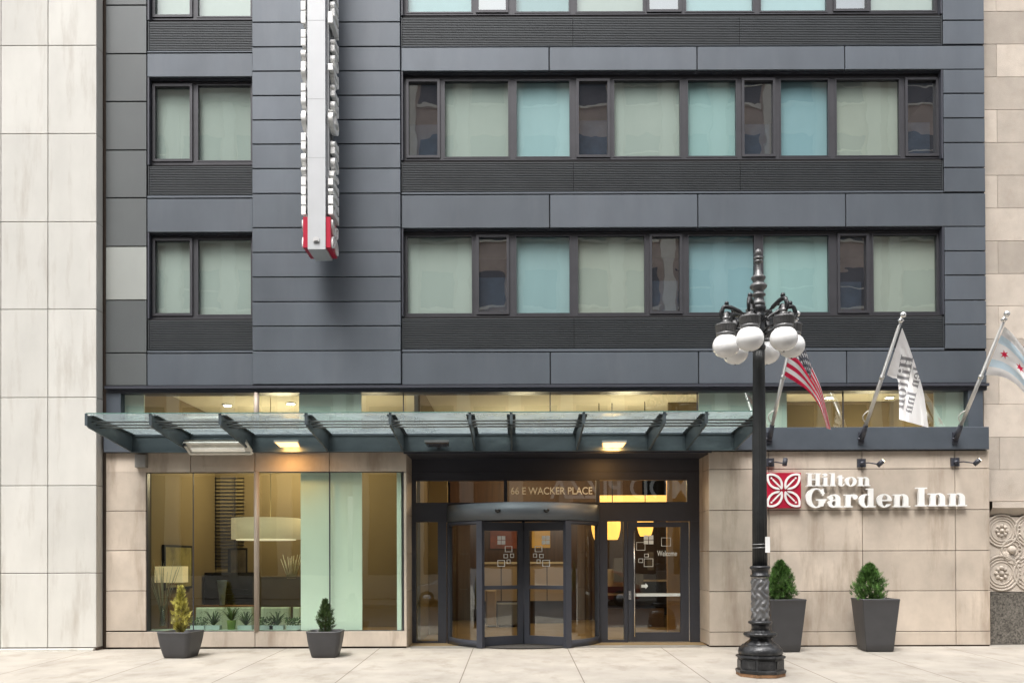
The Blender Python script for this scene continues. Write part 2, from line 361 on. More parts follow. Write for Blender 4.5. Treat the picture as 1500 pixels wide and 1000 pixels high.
# cladding: left narrow column (grey green) and one pale panel
def wallx(px): return X(px)
cl=MB(); cg=MB(); cp=MB()
ys=[-205,-134,-63,8,79,149,220,290,361,439.6,517,565]
for a,b in zip(ys[:-1],ys[1:]):
    t=cp if a==361 else cg
    t.panel(X(155),X(214.5),Z(b,185)+g,Z(a,185)-g,0,.05)
def spandrel(px0,px1,pyT,pyB,ref,y=0): cl.panel(X(px0)+g,X(px1)-g,Z(pyB,ref)+g,Z(pyT,ref)-g,y,.05)
F1=-229
rowsR=[(F1*1-0,0),(0,0),(229.0,0)]
# right bay, per floor: spandrel top/bottom, glass top/bottom ... measured at px 985
floorsR=[ # (opening top, glass top, glass bottom, frame bottom, louvre bottom, spandrel top, spandrel bottom)
 (-125.5,-113,18.5,21,66,68,103.5),(103.5,119.5,230,233,279,284,333.4),(333.4,346.5,458.5,461.5,508.6,514.6,562.5)]
floorsL=[(-116,-104,26,29,73.5,77.8,113.2),(113.2,127,236.5,241,285,290.5,340.5),(340.5,352,461.5,466,511.6,517.3,565)]
for fl in floorsR:
    for a,b in ((588,806),(806,1023.3),(1023.3,1240.3)): spandrel(a,b,fl[5],fl[6],985)
    cl.panel(X(1240.3)+g,X(1445),Z(fl[6],985)+g,Z(fl[5],985)-g,0,.05)
for a,b in ((588,806),(806,1023.3),(1023.3,1240.3),(1240.3,1445)): spandrel(a,b,-160,-125.5,985)
for fl in floorsL: spandrel(215,371,fl[5],fl[6],293)
spandrel(215,371,-151,-116,293)
# centre column
ys=[-35.5*k+35 for k in range(7,0,-1)]; ys=[-215,-179,-143,-107,-71.5,-36,0,35,70.9,106.3,142,177.5,212.8,248.6,284.9,334.8,370.8,406.8,442.8,478.4,514.4,563.5]
for a,b in zip(ys[:-1],ys[1:]): cl.panel(X(371),X(587.5),Z(b,480)+g,Z(a,480)-g,-.05,.09,.006)
ys=[-220,-184,-149,-113,-77,-41,-5.5,30,65.4,101.5,137,173,209,245.5,281.5,331.6,367.6,403,439.6,475,511]
for a,b in zip(ys[:-1],ys[1:]):
    if a in (65.4,281.5): continue
    cl.panel(X(1385),X(1445),Z(b,1415)+g,Z(a,1415)-g,0,.05)
cl.build('cladding',CLAD,hotel); cg.build('side_cladding',CLADG,hotel); cp.build('pale_panel',CLADL,hotel,label='pale grey odd panel in the dark side column')
# backing and structural mass
bk=MB()
z1=TOPZ
for a,b in ((152,216.5),(371,589),(1383.5,1445)): bk.box(X(a),X(b),.045,.35,BOT+.02,z1)
for fl in floorsR: bk.box(X(589),X(1383.5),.045,.35,Z(fl[6],985)+.012,Z(fl[3],985))
for fl in floorsL: bk.box(X(216.5),X(371),.045,.35,Z(fl[6],293)+.012,Z(fl[3],293))
bk.box(X(589),X(1383.5),.045,.35,Z(-125.5,985)+.012,z1); bk.box(X(216.5),X(371),.045,.35,Z(-116,293)+.012,z1)
bk.box(XL,XR,.4,10,z1-.2,z1+.1)                     # roof
bk.box(XL-.02,XL+.2,.4,10,0,z1-.2); bk.box(XR-.2,XR,.4,10,0,z1-.2); bk.box(XL+.2,XR-.2,9.8,10,0,z1-.2)
bk.box(XL+.2,XR-.2,3.0,3.1,5.62,z1-.2)
bk.build('wall_core',BACK,hotel)
sl_=MB()
for zz in (5.45, Z(300,985), Z(70,985)): sl_.box(XL+.2,XR-.2,.36,9.8,zz,zz+.15)
sl_.build('floor_slab',mat('interior_slab',(.35,.31,.24),.9),hotel)

# louvre grilles
def grille(px0,px1,pyT,pyB,ref,splits=()):
    z0,z1_=Z(pyB,ref),Z(pyT,ref); n=17
    mb=MB(); xs_=[px0,*splits,px1]
    for a,b in zip(xs_[:-1],xs_[1:]):
        v=random.random(); x0,x1=X(a)+.004,X(b)-.004
        for i in range(n):
            zc=z0+(i+.5)*(z1_-z0)/n; h=(z1_-z0)/n*.36
            mb.add([(x0,.012,zc-h),(x1,.012,zc-h),(x1,.012,zc+h*.4),(x0,.012,zc+h*.4),(x0,.040,zc+h*1.2),(x1,.040,zc+h*1.2),(x0,.04,zc-h*1.2),(x1,.04,zc-h*1.2)],
                   [(0,1,2,3),(3,2,5,4),(6,7,1,0)],0,v)
    # edging
    x0,x1=X(px0),X(px1)
    mb.box(x0-.012,x0,0.0,.044,z0,z1_); mb.box(x1,x1+.012,0.0,.044,z0,z1_)
    mb.build('grille',LOUV,hotel)
for fl in floorsR: grille(590,1382,fl[3]+3,fl[4],985,(841,1086))
for fl in floorsL: grille(218,370.5,fl[3]+2,fl[4],293)
tr=MB()
for fl in floorsR: tr.box(X(589),X(1383),-.004,.04,Z(fl[5]-.8,985),Z(fl[4]+1.6,985))
for fl in floorsL: tr.box(X(216),X(370.8),-.004,.04,Z(fl[5]-.9,293),Z(fl[4]+1.6,293))
tr.build('sill_flashing',CLAD,hotel)

SH={}
def shade(i,c_):
    if i not in SH: SH[i]=mat('roller_shade_'+i,c_,.9,0,.05,1.5,(1,1,.3))
    return SH[i]
SHC={'teal':(.37,.43,.43),'aqua':(.46,.54,.54),'green':(.38,.41,.385),'grey':(.42,.46,.43),'sea':(.41,.49,.465),'blue':(.31,.40,.425)}
def window(a,b,gt,gb,ref,kind,sub=None,cas=False):
    """a..b glass px range, gt..gb glass py range"""
    x0,x1=X(a,.17),X(b,.17); z1_,z0=Z(gt,ref,.17),Z(gb,ref,.17)
    fy=.10 if cas else .125; fw=.05 if cas else .03
    f=MB()
    f.box(x0-fw,x0,fy,.20,z0-fw,z1_+fw); f.box(x1,x1+fw,fy,.20,z0-fw,z1_+fw)
    f.box(x0,x1,fy,.20,z0-fw,z0); f.box(x0,x1,fy,.20,z1_,z1_+fw)
    if cas: f.box(x0+.001,x1-.001,fy+.03,.198,z0+.001,z0+.012)
    w_=f.build('window',FRAME,hotel)
    p=MB(); p.add([(x0-.004,.17,z0-.004),(x1+.004,.17,z0-.004),(x1+.004,.17,z1_+.004),(x0-.004,.17,z1_+.004)],[(0,1,2,3)])
    p.build('pane',G_CAS if kind=='dark' else G_UP[{'teal':0,'aqua':0,'green':2,'grey':1,'sea':0,'blue':0}[kind]],w_)
    if kind!='dark':
        s=MB(); n=14; zt=z1_+.04; zb=z0+random.uniform(-.03,.0)
        ph=random.uniform(0,6); amp=.003
        vs=[];fs=[]
        for i in range(n+1):
            xx=x0-.05+(x1-x0+.1)*i/n; yy=.25+amp*math.sin(i*1.1+ph)
            vs += [(xx,yy,zb),(xx,yy+.004*math.sin(i*.7),zt)]
        for i in range(n): fs.append((2*i,2*i+2,2*i+3,2*i+1))
        s.add(vs,fs,0,.5,True); s.build('roller_shade',shade(kind,SHC[kind]),w_)
    else:
        s=MB(); h=random.uniform(.45,.6); zt=z0+(z1_-z0)*h    # slate blue sheet imitating the blue lower half of the pane's reflection
        s.add([(x0-.02,.42,z0-.1),(x1+.02,.42,z0-.1),(x1+.02,.42,zt),(x0-.02,.42,zt)],[(0,1,2,3)]); s.build('blue_reflection_sheet',mat('slate_reflection',(.10,.14,.20),.9,0,.25,5),w_)
rowA=[(600,642,'dark',1),(652.8,745.5,'grey',0),(758,835.4,'aqua',0),(849,891,'dark',1),(901,997,'grey',0),(1009,1079,'sea',0),(1091,1133,'dark',1),(1145,1214,'blue',0),(1226.6,1318,'green',0),(1330,1371.5,'dark',1)]
rowB=[(597.6,691.5,'grey',0),(702,742.5,'dark',1),(757,834.5,'teal',0),(847,944,'green',0),(955,995.6,'dark',1),(1009,1104.5,'blue',0),(1118,1213.4,'sea',0),(1229.6,1268,'dark',1),(1279,1371.5,'green',0)]
rowC=[(599,692,'aqua',0),(702.6,742.5,'dark',1),(758,835,'teal',0),(847,944,'grey',0),(953,996.5,'dark',1),(1007,1104.5,'aqua',0),(1116.5,1212.5,'aqua',0),(1226,1271.6,'dark',1),(1277.6,1370,'grey',0)]
for row,fl in ((rowC,floorsR[0]),(rowA,floorsR[1]),(rowB,floorsR[2])):
    for a,b,k,c_ in row: window(a,b,fl[1]+(1.5 if c_ else 0),fl[2]-(1.5 if c_ else 0),985,k,cas=bool(c_))
for fl in floorsL:
    window(229,280,fl[1]+2,fl[2]-1.5,293,'grey',cas=True); window(291.5,368.5,fl[1],fl[2],293,'grey')
# mullions: fill the rest of each ribbon
mu=MB()
def mullions(row,fl,L_,R_,ref):
    zt,zb=Z(fl[0],ref,.14),Z(fl[3],ref,.14)
    gt,gb=Z(fl[1],ref,.14),Z(fl[2],ref,.14)
    mu.box(X(L_),X(R_),.14,.34,gt+.03,zt+.1); mu.box(X(L_),X(R_),.118,.34,zb-.02,gb-.03)
    edges=[L_]+[v for r in row for v in (r[0],r[1])]+[R_]
    for i in range(0,len(edges),2):
        a,b=X(edges[i],.17),X(edges[i+1],.17)
        f1=.05 if (i>0 and row[i//2-1][3]) else .03; f2=.05 if (i//2<len(row) and row[i//2][3]) else .03
        if i==0: f1=0
        if i==len(edges)-2: f2=0
        if b-f2-a-f1>.004: mu.box(a+f1,b-f2,.135,.33,gb-.03,gt+.03)
    # slim head track, brackets
    mu.box(X(L_)+.01,X(R_)-.01,.125,.139,gt+.055,gt+.085)
for row,fl in ((rowC,floorsR[0]),(rowA,floorsR[1]),(rowB,floorsR[2])): mullions(row,fl,589.5,1383,985)
for fl in floorsL: mullions([(229,280,'',1),(291.5,368.5,'',0)],fl,217,371,293)
mu.build('mullion_frame',FRAME,hotel)
rv=MB()
for fl,(L_,R_,ref) in [(f,(589.5,1383,985)) for f in floorsR]+[(f,(217,371,293)) for f in floorsL]:
    zt,zb=Z(fl[0],ref),Z(fl[3],ref)
    rv.box(X(L_)-.012,X(L_)+.02,.002,.13,zb,zt); rv.box(X(R_)-.02,X(R_)+.012,.002,.13,zb,zt)
    rv.box(X(L_)+.02,X(R_)-.02,.052,.13,zt-.012,zt+.03)
    n=int((X(R_)-X(L_))/.37)
    for i in range(n): xx=X(L_)+.2+i*.37; rv.box(xx,xx+.05,.06,.10,zt-.03,zt-.013)
rv.build('window_reveal',DKMET,hotel)

# lower trim over clerestory, ledge, side piers
tm=MB()
tm.box(X(155),X(1446.5),-.06,.36,Z(567,985),BOT+.005)
tm.box(X(155),X(1446),.02,.36,Z(572.5,985),Z(567,985)-.002)
tm.build('soffit_trim',DKMET,hotel)
LZ0,LZ1=Z(659.5,900,-.1),Z(625,1300,-.1)
ld=MB()
ld.panel(X(155),X(1448,-.1),LZ0,LZ1,-.10,.35,.008); 
ld.box(X(155),X(176),.02,.30,LZ1+.002,Z(572.5,985)-.002); ld.box(X(1418.5),X(1440),.02,.30,LZ1+.002,Z(572.5,985)-.002)
ld.build('ledge',LEDGE,hotel)
# clerestory glazing and its white-backed panels
cz0,cz1=LZ1,Z(572.5,985)-.002
ce=MB()
ce.add([(X(177),.12,cz0),(X(1418),.12,cz0),(X(1418),.12,cz1),(X(177),.12,cz1)],[(0,1,2,3)]); cle=ce.build('clerestory_glass',G_CLE,hotel)
MINT=mat('mint_backed_panel',(.86,.97,.90),.7,0,.05,.6,(1,1,.4))
mp=MB()
for a,b in ((177.5,211),(438,529),(1023,1103.5),(1112,1152),(1368,1417)): mp.box(X(a,.2),X(b,.2),.20,.24,cz0,cz1)
mp.build('white_panel',MINT,cle)
ms=MB()
for a in (590.5,805.5,1021,1112,1234.5): ms.box(X(a,.1)-.009,X(a,.1)+.009,.10,.13,cz0,cz1)
ms.build('glazing_joint',DKMET,cle)

# stone base
st=MB()
def stone(px0,px1,py0,py1,ref=None,y=0): st.panel(X(px0)+.006,X(px1)-.006,Z(py1,ref or (px0+px1)/2)+.006,Z(py0,ref or (px0+px1)/2)-.006,y,.06,.004)
yl=[690,748,806,865,923.5]
for a,b in zip(yl[:-1],yl[1:]): stone(155,214,a,b)
for a,b in ((155,279),(279,373),(373,482),(482,595)): stone(a,b,662,691,400)
for a,b in ((155,373),(373,482),(482,595)): stone(a,b,923.8,947.2,400)
stone(590.5,595,691,923.8)
stl=st; st=MB()
yr=[660,686.5,746.5,806.5,865.2,924.5,944.8]
xr=[1037,1125,1261.5,1397.5,1448]
for a,b in zip(yr[:-1],yr[1:]):
    for c_,d in zip(xr[:-1],xr[1:]): stone(c_,d,a,b,1240)
# returns into the recess
def ret(px,sgn):
    x=X(px); 
    for a,b in zip([664]+yr[1:-1] if sgn>0 else [664,691,753,810,866,923.8],yr[1:] if sgn>0 else [691,753,810,866,923.8,949]):
        z1_,z0=Z(a,px)-.004,Z(b,px)+.004
        if sgn>0: st.box(x+.006,x+.06,.064,.90,z0,z1_)
        else: st.box(x-.06,x-.006,.064,.90,z0,z1_)
ret(1037,1); st.build('stone_facing',STONE,hotel); st=stl; ret(595,-1); st.build('stone_facing',STONE,hotel)
pb=MB()
pb.box(X(155)+.01,X(594)-.01,.055,.30,0,Z(925.5,375)); pb.box(X(155)+.01,X(213)-.01,.055,.30,Z(925.5,375),LZ0)
pb.box(X(213),X(594),.055,.30,Z(690,400),LZ0-.002)
pb.box(X(150),X(154.8),.03,.3,0,TOPZ)
p2=MB(); p2.box(X(1038),X(1447),.055,.30,0,LZ0); p2.box(X(1038),X(1447),.02,.054,0,.03); p2.build('base_core',mat('joint_shadow_brown',(.05,.035,.025),.9),hotel)  # low dark strip at the foot stands in for the stone's shadow line
pb.build('base_core',mat('joint_shadow_brown',(.05,.035,.025),.9),hotel)
# big lobby window
gz0,gz1=Z(923.2,400,.1),Z(692,400,.1)
sf=MB()
sf.box(X(214.3),X(218,.1),.02,.16,gz0,gz1); sf.box(X(218,.1),X(590.4),.03,.16,gz0-.03,gz0); sf.box(X(218,.1),X(590.4),.04,.16,gz1,gz1+.02)
sf.box(X(283,.1)-.008,X(283,.1)+.008,.09,.11,gz0,gz1); sf.box(X(482.5,.1)-.011,X(482.5,.1)+.011,.085,.12,gz0,gz1); 
sf.box(X(589.6,.1)-.008,X(589.6,.1)+.012,.085,.14,gz0,gz1)
lw=sf.build('display_window',DKMET,hotel)
p=MB(); p.add([(X(218,.1),.10,gz0),(X(589.6,.1),.10,gz0),(X(589.6,.1),.10,gz1),(X(218,.1),.10,gz1)],[(0,1,2,3)]); p.build('pane',G_GRN,lw)
p=MB(); p.box(X(440,.2),X(482.2,.2),.20,.24,gz0,gz1+.05); p.box(X(482.6,.2),X(529.5,.2),.20,.24,gz0,gz1+.05); p.box(X(581,.2),X(587.5,.2),.16,.80,gz0,gz1+.05); p.build('white_panel',MINT,lw)
cm=MB(); cm.tube([(X(375),.03,gz0-.01),(X(375),.03,gz1+.02)],.052,16); cm.tube([(X(375),.03,cz0-.01),(X(375),.03,cz1+.002)],.052,16); cm.build('column',mat('beige_round_post',(.42,.35,.29),.5,.1,.06,2),hotel)
# recess: ceiling, transom panels, frames
ry=.90
rc=MB()
rz=Z(664,800)
rc.box(X(595)-.05,X(1037)+.05,-.06,ry,rz,LZ0-.003)                 # soffit
f_=lambda px:X(px,ry)
zf=lambda py:Z(py,810,ry)
zt0,zt1=zf(735.3),zf(703.2)
rc.box(f_(601),f_(1024),ry,ry+.12,zt1+.0,rz)
rc.box(f_(601),f_(1024),ry,ry+.12,zf(763.5),zt0)
for a,b in ((601,609),(737.3,742.5),(872.3,877.3),(1005.3,1024)): rc.box(f_(a),f_(b),ry+.0,ry+.12,zt0,zt1)
for a,b in ((601,608.5),(640.5,653),(877,888.6),(912.6,918),(1009,1024)): rc.box(f_(a),f_(b),ry,ry+.12,.012,zf(763.5)-.001)
rc.box(f_(608.5),f_(640.5),ry,ry+.12,.012,zf(938)); rc.box(f_(888.6),f_(912.6),ry,ry+.12,.012,zf(937))
# raised beads round the transoms
for a,b in ((609,737.3),(742.5,872.3),(877.3,1005.3)):
    rc.box(f_(a)-.02,f_(b)+.02,ry-.015,ry-.001,zt1,zt1+.03); rc.box(f_(a)-.02,f_(b)+.02,ry-.015,ry-.001,zt0-.03,zt0)
rc.box(f_(601),f_(1024),ry-.012,ry-.001,zt1+.16,zt1+.175)
ent=rc.build('entrance_frame',DKMET,hotel)
for a,b,g_ in ((609,737.3,G_TRN),(742.5,872.3,G_TRN),(877.3,1005.3,G_TRN)):
    p=MB(); p.add([(f_(a),ry+.05,zt0),(f_(b),ry+.05,zt0),(f_(b),ry+.05,zt1),(f_(a),ry+.05,zt1)],[(0,1,2,3)]); p.build('transom_glass',g_,ent)
for a,b,t_,bt in ((608.5,640.5,764,938),(888.6,912.6,764,937)):
    p=MB(); z0,z1_=zf(bt),zf(t_); p.add([(f_(a),ry+.05,z0),(f_(b),ry+.05,z0),(f_(b),ry+.05,z1_),(f_(a),ry+.05,z1_)],[(0,1,2,3)]); p.build('sidelight_glass',G_CLR,ent)
tx=font_mb('66 E WACKER PLACE',f_(747.5),f_(867),zf(723.5),ry+.045,.15,'address'); VIN=mat('bright_white_vinyl',(.95,.95,.95),.5,0,0)
_n=VIN.node_tree; _t=_n.nodes.new('ShaderNodeBsdfTranslucent'); _t.inputs[0].default_value=(.95,.95,.95,1); _m=_n.nodes.new('ShaderNodeMixShader'); _m.inputs[0].default_value=.5
_n.links.new(_n.nodes['Principled BSDF'].outputs[0],_m.inputs[1]); _n.links.new(_t.outputs[0],_m.inputs[2]); _n.links.new(_m.outputs[0],_n.nodes['Material Output'].inputs[0])
tx.build('address_lettering',VIN,ent)
# swing door
dz1,dz0=zf(763.5)-.006,.03
dm=MB(); A,B=f_(918),f_(1009); ga,gb_=f_(929),f_(995); gt_,gbm=zf(772),zf(926)
dm.box(A+.008,ga,ry-.01,ry+.06,dz0,dz1-.01); dm.box(gb_,B-.03,ry-.01,ry+.06,dz0,dz1-.01); dm.box(ga,gb_,ry-.01,ry+.06,dz0,gbm); dm.box(ga,gb_,ry-.01,ry+.06,gt_,dz1-.01)
door=dm.build('entrance_door',DKMET,hotel)
p=MB(); p.add([(ga,ry+.03,gbm),(gb_,ry+.03,gbm),(gb_,ry+.03,gt_),(ga,ry+.03,gt_)],[(0,1,2,3)]); p.build('door_glass',G_CLR,door)
h=MB(); hx=f_(927); h.tube([(hx,ry-.07,zf(778)),(hx,ry-.07,zf(932))],.014,10)
for q in (781,929): h.tube([(hx,ry-.01,zf(q)),(hx,ry-.07,zf(q))],.010,8)
h.build('handle',CHROME,door)
h=MB(); h.box(f_(919),f_(923),ry-.022,ry-.011,zf(878),zf(865)); h.ball((f_(921),ry-.035,zf(871)),.018); h.build('lock',CHROME,door)
h=MB(); h.box(B-.028,B-.012,ry-.012,ry+.03,.03,dz1-.004); h.box(A,B-.03,ry-.014,ry+.05,.014,.029); h.build('weather_strip',CHROME,door)
DEC=mat('white_vinyl',(.75,.78,.76),.6)
h=MB(); h.box(ga,gb_,ry+.022,ry+.027,zf(873.5),zf(869)); 
def dec_sq(mb,x0,x1,t_,b_,y,w_=.009,rnd=True):
    z0,z1_=b_,t_
    mb.box(x0,x1,y,y+.003,z1_-w_,z1_); mb.box(x0,x1,y,y+.003,z0,z0+w_); mb.box(x0,x0+w_,y,y+.003,z0+w_,z1_-w_); mb.box(x1-w_,x1,y,y+.003,z0+w_,z1_-w_)
def decals(mb,fx,fz,y):
    for a,b,t_,q in ((931,944,794,806),(967.5,981.5,787.5,800),(942,955.5,818,830),(942.5,949,811,816),(934,940.5,818,824)): dec_sq(mb,fx(a),fx(b),fz(t_),fz(q),y)
    for a,b,t_,q in ((942,948.5,784,790.2),(949.5,956,784,790.2),(942,948.5,791.2,797),(949.5,956,791.2,797)): mb.box(fx(a),fx(b),y,y+.003,fz(q),fz(t_))
decals(h,f_,zf,ry+.022)
h.box(f_(938),f_(944),ry+.022,ry+.025,zf(860.4),zf(856.2)); h.add([(f_(944),ry+.022,zf(863)),(f_(948),ry+.022,zf(858.3)),(f_(944),ry+.022,zf(853.6))],[(0,1,2)])
h.build('vinyl_graphics',DEC,door)
tx=font_mb('Welcome',f_(961.5),f_(990),zf(814.5),ry+.024,.11,'welcome'); tx.build('welcome_lettering',DEC,door)
# junction box by the lintel
h=MB(); h.panel(X(197,-.12),X(213,-.12),Z(684,205,-.12),Z(665,205,-.12),-.12,.118,.008); h.build('junction_box',mat('grey_box',(.26,.25,.23),.5,.3),hotel)

# interior shell
ib=MB(); ix0,ix1=XL+.25,XR-.25
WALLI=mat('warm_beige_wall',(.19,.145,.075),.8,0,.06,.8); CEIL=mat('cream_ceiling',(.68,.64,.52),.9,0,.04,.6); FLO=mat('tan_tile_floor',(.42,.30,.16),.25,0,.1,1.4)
ib.add([(ix0,.32,.013),(ix1,.32,.013),(ix1,9.7,.013),(ix0,9.7,.013)],[(0,1,2,3)]); ib.build('lobby_floor',FLO,hotel)
ib=MB(); ib.add([(ix0,.32,5.40),(ix1,.32,5.40),(ix1,9.7,5.40),(ix0,9.7,5.40)],[(0,3,2,1)]); ib.build('lobby_ceiling',CEIL,hotel)
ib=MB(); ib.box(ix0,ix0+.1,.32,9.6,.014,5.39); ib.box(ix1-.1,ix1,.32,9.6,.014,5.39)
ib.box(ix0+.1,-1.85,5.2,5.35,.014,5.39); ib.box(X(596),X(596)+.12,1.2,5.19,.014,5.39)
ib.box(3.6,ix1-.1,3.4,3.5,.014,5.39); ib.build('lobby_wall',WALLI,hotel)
ib=MB(); ib.box(-1.84,3.59,7.6,7.7,.014,5.39); ib.build('wood_wall',mat('dark_walnut_wall',(.085,.04,.018),.45,0,.35,2.5,(6,1,.4)),hotel)
ib=MB(); ib.box(X(380,3.6),X(440,3.6),3.6,3.7,.014,Z(846,400,3.6)); ib.box(X(380,3.6),X(440,3.6),3.58,3.72,Z(846,400,3.6)+.001,Z(846,400,3.6)+.03,); ib.build('low_partition',mat('dark_olive_partition',(.11,.09,.055),.6),hotel)
# ================================================================== NEIGHBOURS
nb=thing('limestone_building','pale limestone panelled building on the left of the hotel','building',(X(70,-.24),-.24,0))
m1=MB(); yy=-.24
xn=[-140,-69,1,70,141.5]; yn=[-190,-61.5,67,196,325,453,582,711,839,948]
for a,b in zip(xn[:-1],xn[1:]):
    for c_,d in zip(yn[:-1],yn[1:]):
        m1.panel(X(a,yy)+.006,X(b,yy)-.006,Z(d,70,yy)+.006,Z(c_,70,yy)-.006,yy,.06,.006)
xr_=X(141.5,yy)
for c_,d in zip(yn[:-1],yn[1:]): m1.box(xr_-.08,xr_-.006,yy+.064,.02,Z(d,70,yy)+.006,Z(c_,70,yy)-.006)
m1.build('stone_facing',PALE,nb)
m1=MB(); m1.box(X(-400,yy),xr_-.09,yy+.055,10,-.02,16.5); m1.box(xr_-.089,xr_-.03,yy+.07,.35,-.02,16.5); m1.build('wall_core',mat('mortar_brown',(.16,.12,.10),.9),nb)
m1=MB()
for a,b in zip(xn[:-1],xn[1:]):
    x0,x1=X(a,yy)+.002,X(b,yy)-.002
    if b>140: x1=X(138,yy)
    m1.add([(x0,yy-.05,-.02),(x1,yy-.05,-.02),(x1,yy-.05,Z(950,70,yy)),(x0,yy-.05,Z(950,70,yy)),(x0,yy+.01,Z(949,70,yy)),(x1,yy+.01,Z(949,70,yy)),(x1,yy+.05,-.02),(x1,yy+.05,Z(948.6,70,yy))],[(0,1,2,3),(3,2,5,4),(1,6,7,5,2)])
m1.build('plinth',PALE,nb)
m1=MB(); m1.box(xr_+.001,XL-.001,.12,.3,0,16.5); m1.build('gap_filler',DKMET,nb)

rb=thing('ashlar_building','tan ashlar stone building with carved scroll relief on the right','building',(X(1470,.3),.3,0))
yy=.3; m2=MB()
ys=[-223,-175,-127,-79,-31,17,65,113,161,209,257,305,353,401,448,496,544,592,640,687.5,734]
for i,(a,b) in enumerate(zip(ys[:-1],ys[1:])):
    L_=X(1440,yy); cuts=[1440,1463,1560] if i%2==(0) else [1440,1530,1620]
    for c_,d in zip(cuts[:-1],cuts[1:]): m2.panel(X(c_,yy)+.003,X(d,yy)-.003,Z(b,1470,yy)+.003,Z(a,1470,yy)-.003,yy,.06,.004)
m2.build('stone_facing',TAN,rb)
m2=MB(); m2.box(X(1446,yy),X(2000,yy),yy+.055,10,0,16.5); m2.build('wall_core',mat('mortar_tan',(.24,.19,.15),.9),rb)
m2=MB(); zt=Z(735,1470,yy); zb=Z(755,1470,yy)
m2.add([(X(1447,yy),yy-.12,zt),(X(1700,yy),yy-.12,zt),(X(1700,yy),yy-.12,zt-.12),(X(1447,yy),yy-.12,zt-.12),(X(1447,yy),yy+.05,zb),(X(1700,yy),yy+.05,zb),(X(1447,yy),yy+.05,zt+.01),(X(1700,yy),yy+.05,zt+.01)],[(0,3,2,1),(3,4,5,2),(0,1,7,6)])
m2.build('cornice',TAN,rb)
# carved relief
m2=MB(); zr1,zr0=Z(757,1470,yy),Z(866,1470,yy); xa=X(1447,yy)
m2.box(xa,xa+3,yy,yy+.05,zr0,zr1)
def torus(cx,cz,Rr,r,n=28,k=8,sq=1):
    vs=[];fs=[]
    for i in range(n):
        a=2*math.pi*i/n
        for j in range(k):
            b=2*math.pi*j/k; rr=Rr+r*math.cos(b); vs.append((cx+rr*math.cos(a),yy-.001-r*1.1*math.sin(b),cz+rr*math.sin(a)))
    for i in range(n):
        for j in range(k): fs.append((i*k+j,((i+1)%n)*k+j,((i+1)%n)*k+(j+1)%k,i*k+(j+1)%k))
    m2.add(vs,fs,0,.5,True)
def rosette(cx,cz,r):
    m2.ball((cx,yy-.01,cz),r*.28)
    for i in range(8):
        a=i*math.pi/4; m2.ball((cx+r*.6*math.cos(a),yy,cz+r*.6*math.sin(a)),r*.24,n=10)
k_=FPX/(17+yy)
for px,py,r,ros in ((1465,777,24,1),(1479,805,17,0),(1464,839,26,1),(1507,777,24,1),(1507,839,26,1)):
    cx,cz=X(px,yy),Z(py,1470,yy)
    for q in ((r*.97,.022),(r*.80,.014),(r*.64,.012)) if ros else ((r*.85,.02),(r*.55,.014)): torus(cx,cz,q[0]/k_,q[1])
    if ros: rosette(cx,cz,r*.5/k_)
    else: m2.ball((cx,yy-.005,cz),r*.35/k_)
xm=X(1491,yy)
for i in range(16): m2.ball((xm,yy-.005,zr0+.1+i*.08),.025,n=10)
for i in range(12):
    a=-.3+i*.22; m2.tube([(X(1470,yy)+.05*math.cos(a),yy-.005,Z(822,1470,yy)+.05*math.sin(a)),(X(1470,yy)+.2*math.cos(a),yy-.005,Z(822,1470,yy)+.2*math.sin(a))],[.012,.02],6)
m2.build('carved_relief',TAN,rb)
m2=MB(); m2.panel(xa,xa+3,0.01,Z(867,1470,yy),yy-.02,.07,.004); m2.build('granite_plinth',GRAN,rb)

# across the street (seen mirrored in the glass)
ob=thing('office_building','tan masonry office block across the street, mirrored in the hotel glass','building',(0,-24.5,0))
WL=mat('brown_masonry',(.42,.32,.26),.85,0,.2,1.2,(1,1,1),.2,20)
PIER=mat('cream_pier_stone',(.62,.57,.49),.85,0,.12,.8)
OW=mat('office_glass',(.03,.035,.045),.08,0,.1,1)
o1=MB(); o2=MB(); o3=MB()
for bx0,bx1,hh in ((-36,-8,24),(-8,18,27),(18,38,26)):
    o1.box(bx0,bx1,-40,-25.0,6.6,hh); o3.box(bx0,bx1,-40,-24.8,-.1,1.0); o3.box(bx0,bx1,-40,-24.7,5.9,6.6); o3.box(bx0,bx1,-40,-24.7,hh,hh+.7)
    n=int((bx1-bx0)/2.6)
    for i in range(n+1):
        xx=bx0+.2+i*(bx1-bx0-1.0)/n; o3.box(xx,xx+.7,-25.0,-24.75,1.0,5.9); o3.box(xx,xx+.6,-25.1,-24.85,6.6,hh)
    z=7.4
    while z+2<hh:
        for i in range(n):
            xx=bx0+.95+i*(bx1-bx0-1.0)/n; ww=(bx1-bx0-1.0)/n-.9
            o2.box(xx,xx+ww,-24.98,-24.95,z,z+1.8); o3.box(xx-.05,xx+ww+.05,-25,-24.88,z-.14,z-.01)
            if random.random()<.35: o3.box(xx,xx+ww,-24.949,-24.93,z+.88,z+.94)
        z+=3.3
    o2.box(bx0+.3,bx1-.3,-25.2,-25.05,1.0,5.85)
o1.build('wall',WL,ob); o2.build('window_glass',OW,ob); o3.build('stone_trim',PIER,ob)
def far_text(body,pxl,pxr,pyb,pyt):    # where its mirror image shows in the entrance glass
    D_=17+.95+.95+24.6
    s_=FPX/D_; x0,x1=(pxl-PPX)/s_,(pxr-PPX)/s_; z0=CAM.z+(820-pyb)/s_; z1=CAM.z+(820-pyt)/s_
    V,F=font_mesh(body,z1-z0,'t'); V[:,0]*=(x1-x0)/V[:,0].max(); mb=MB()
    # faces the hotel (+Y): reading runs toward -X from there
    mb.add([(x1-v[0],-24.55+v[2],z0+v[1]) for v in V],F,0,.5); return mb
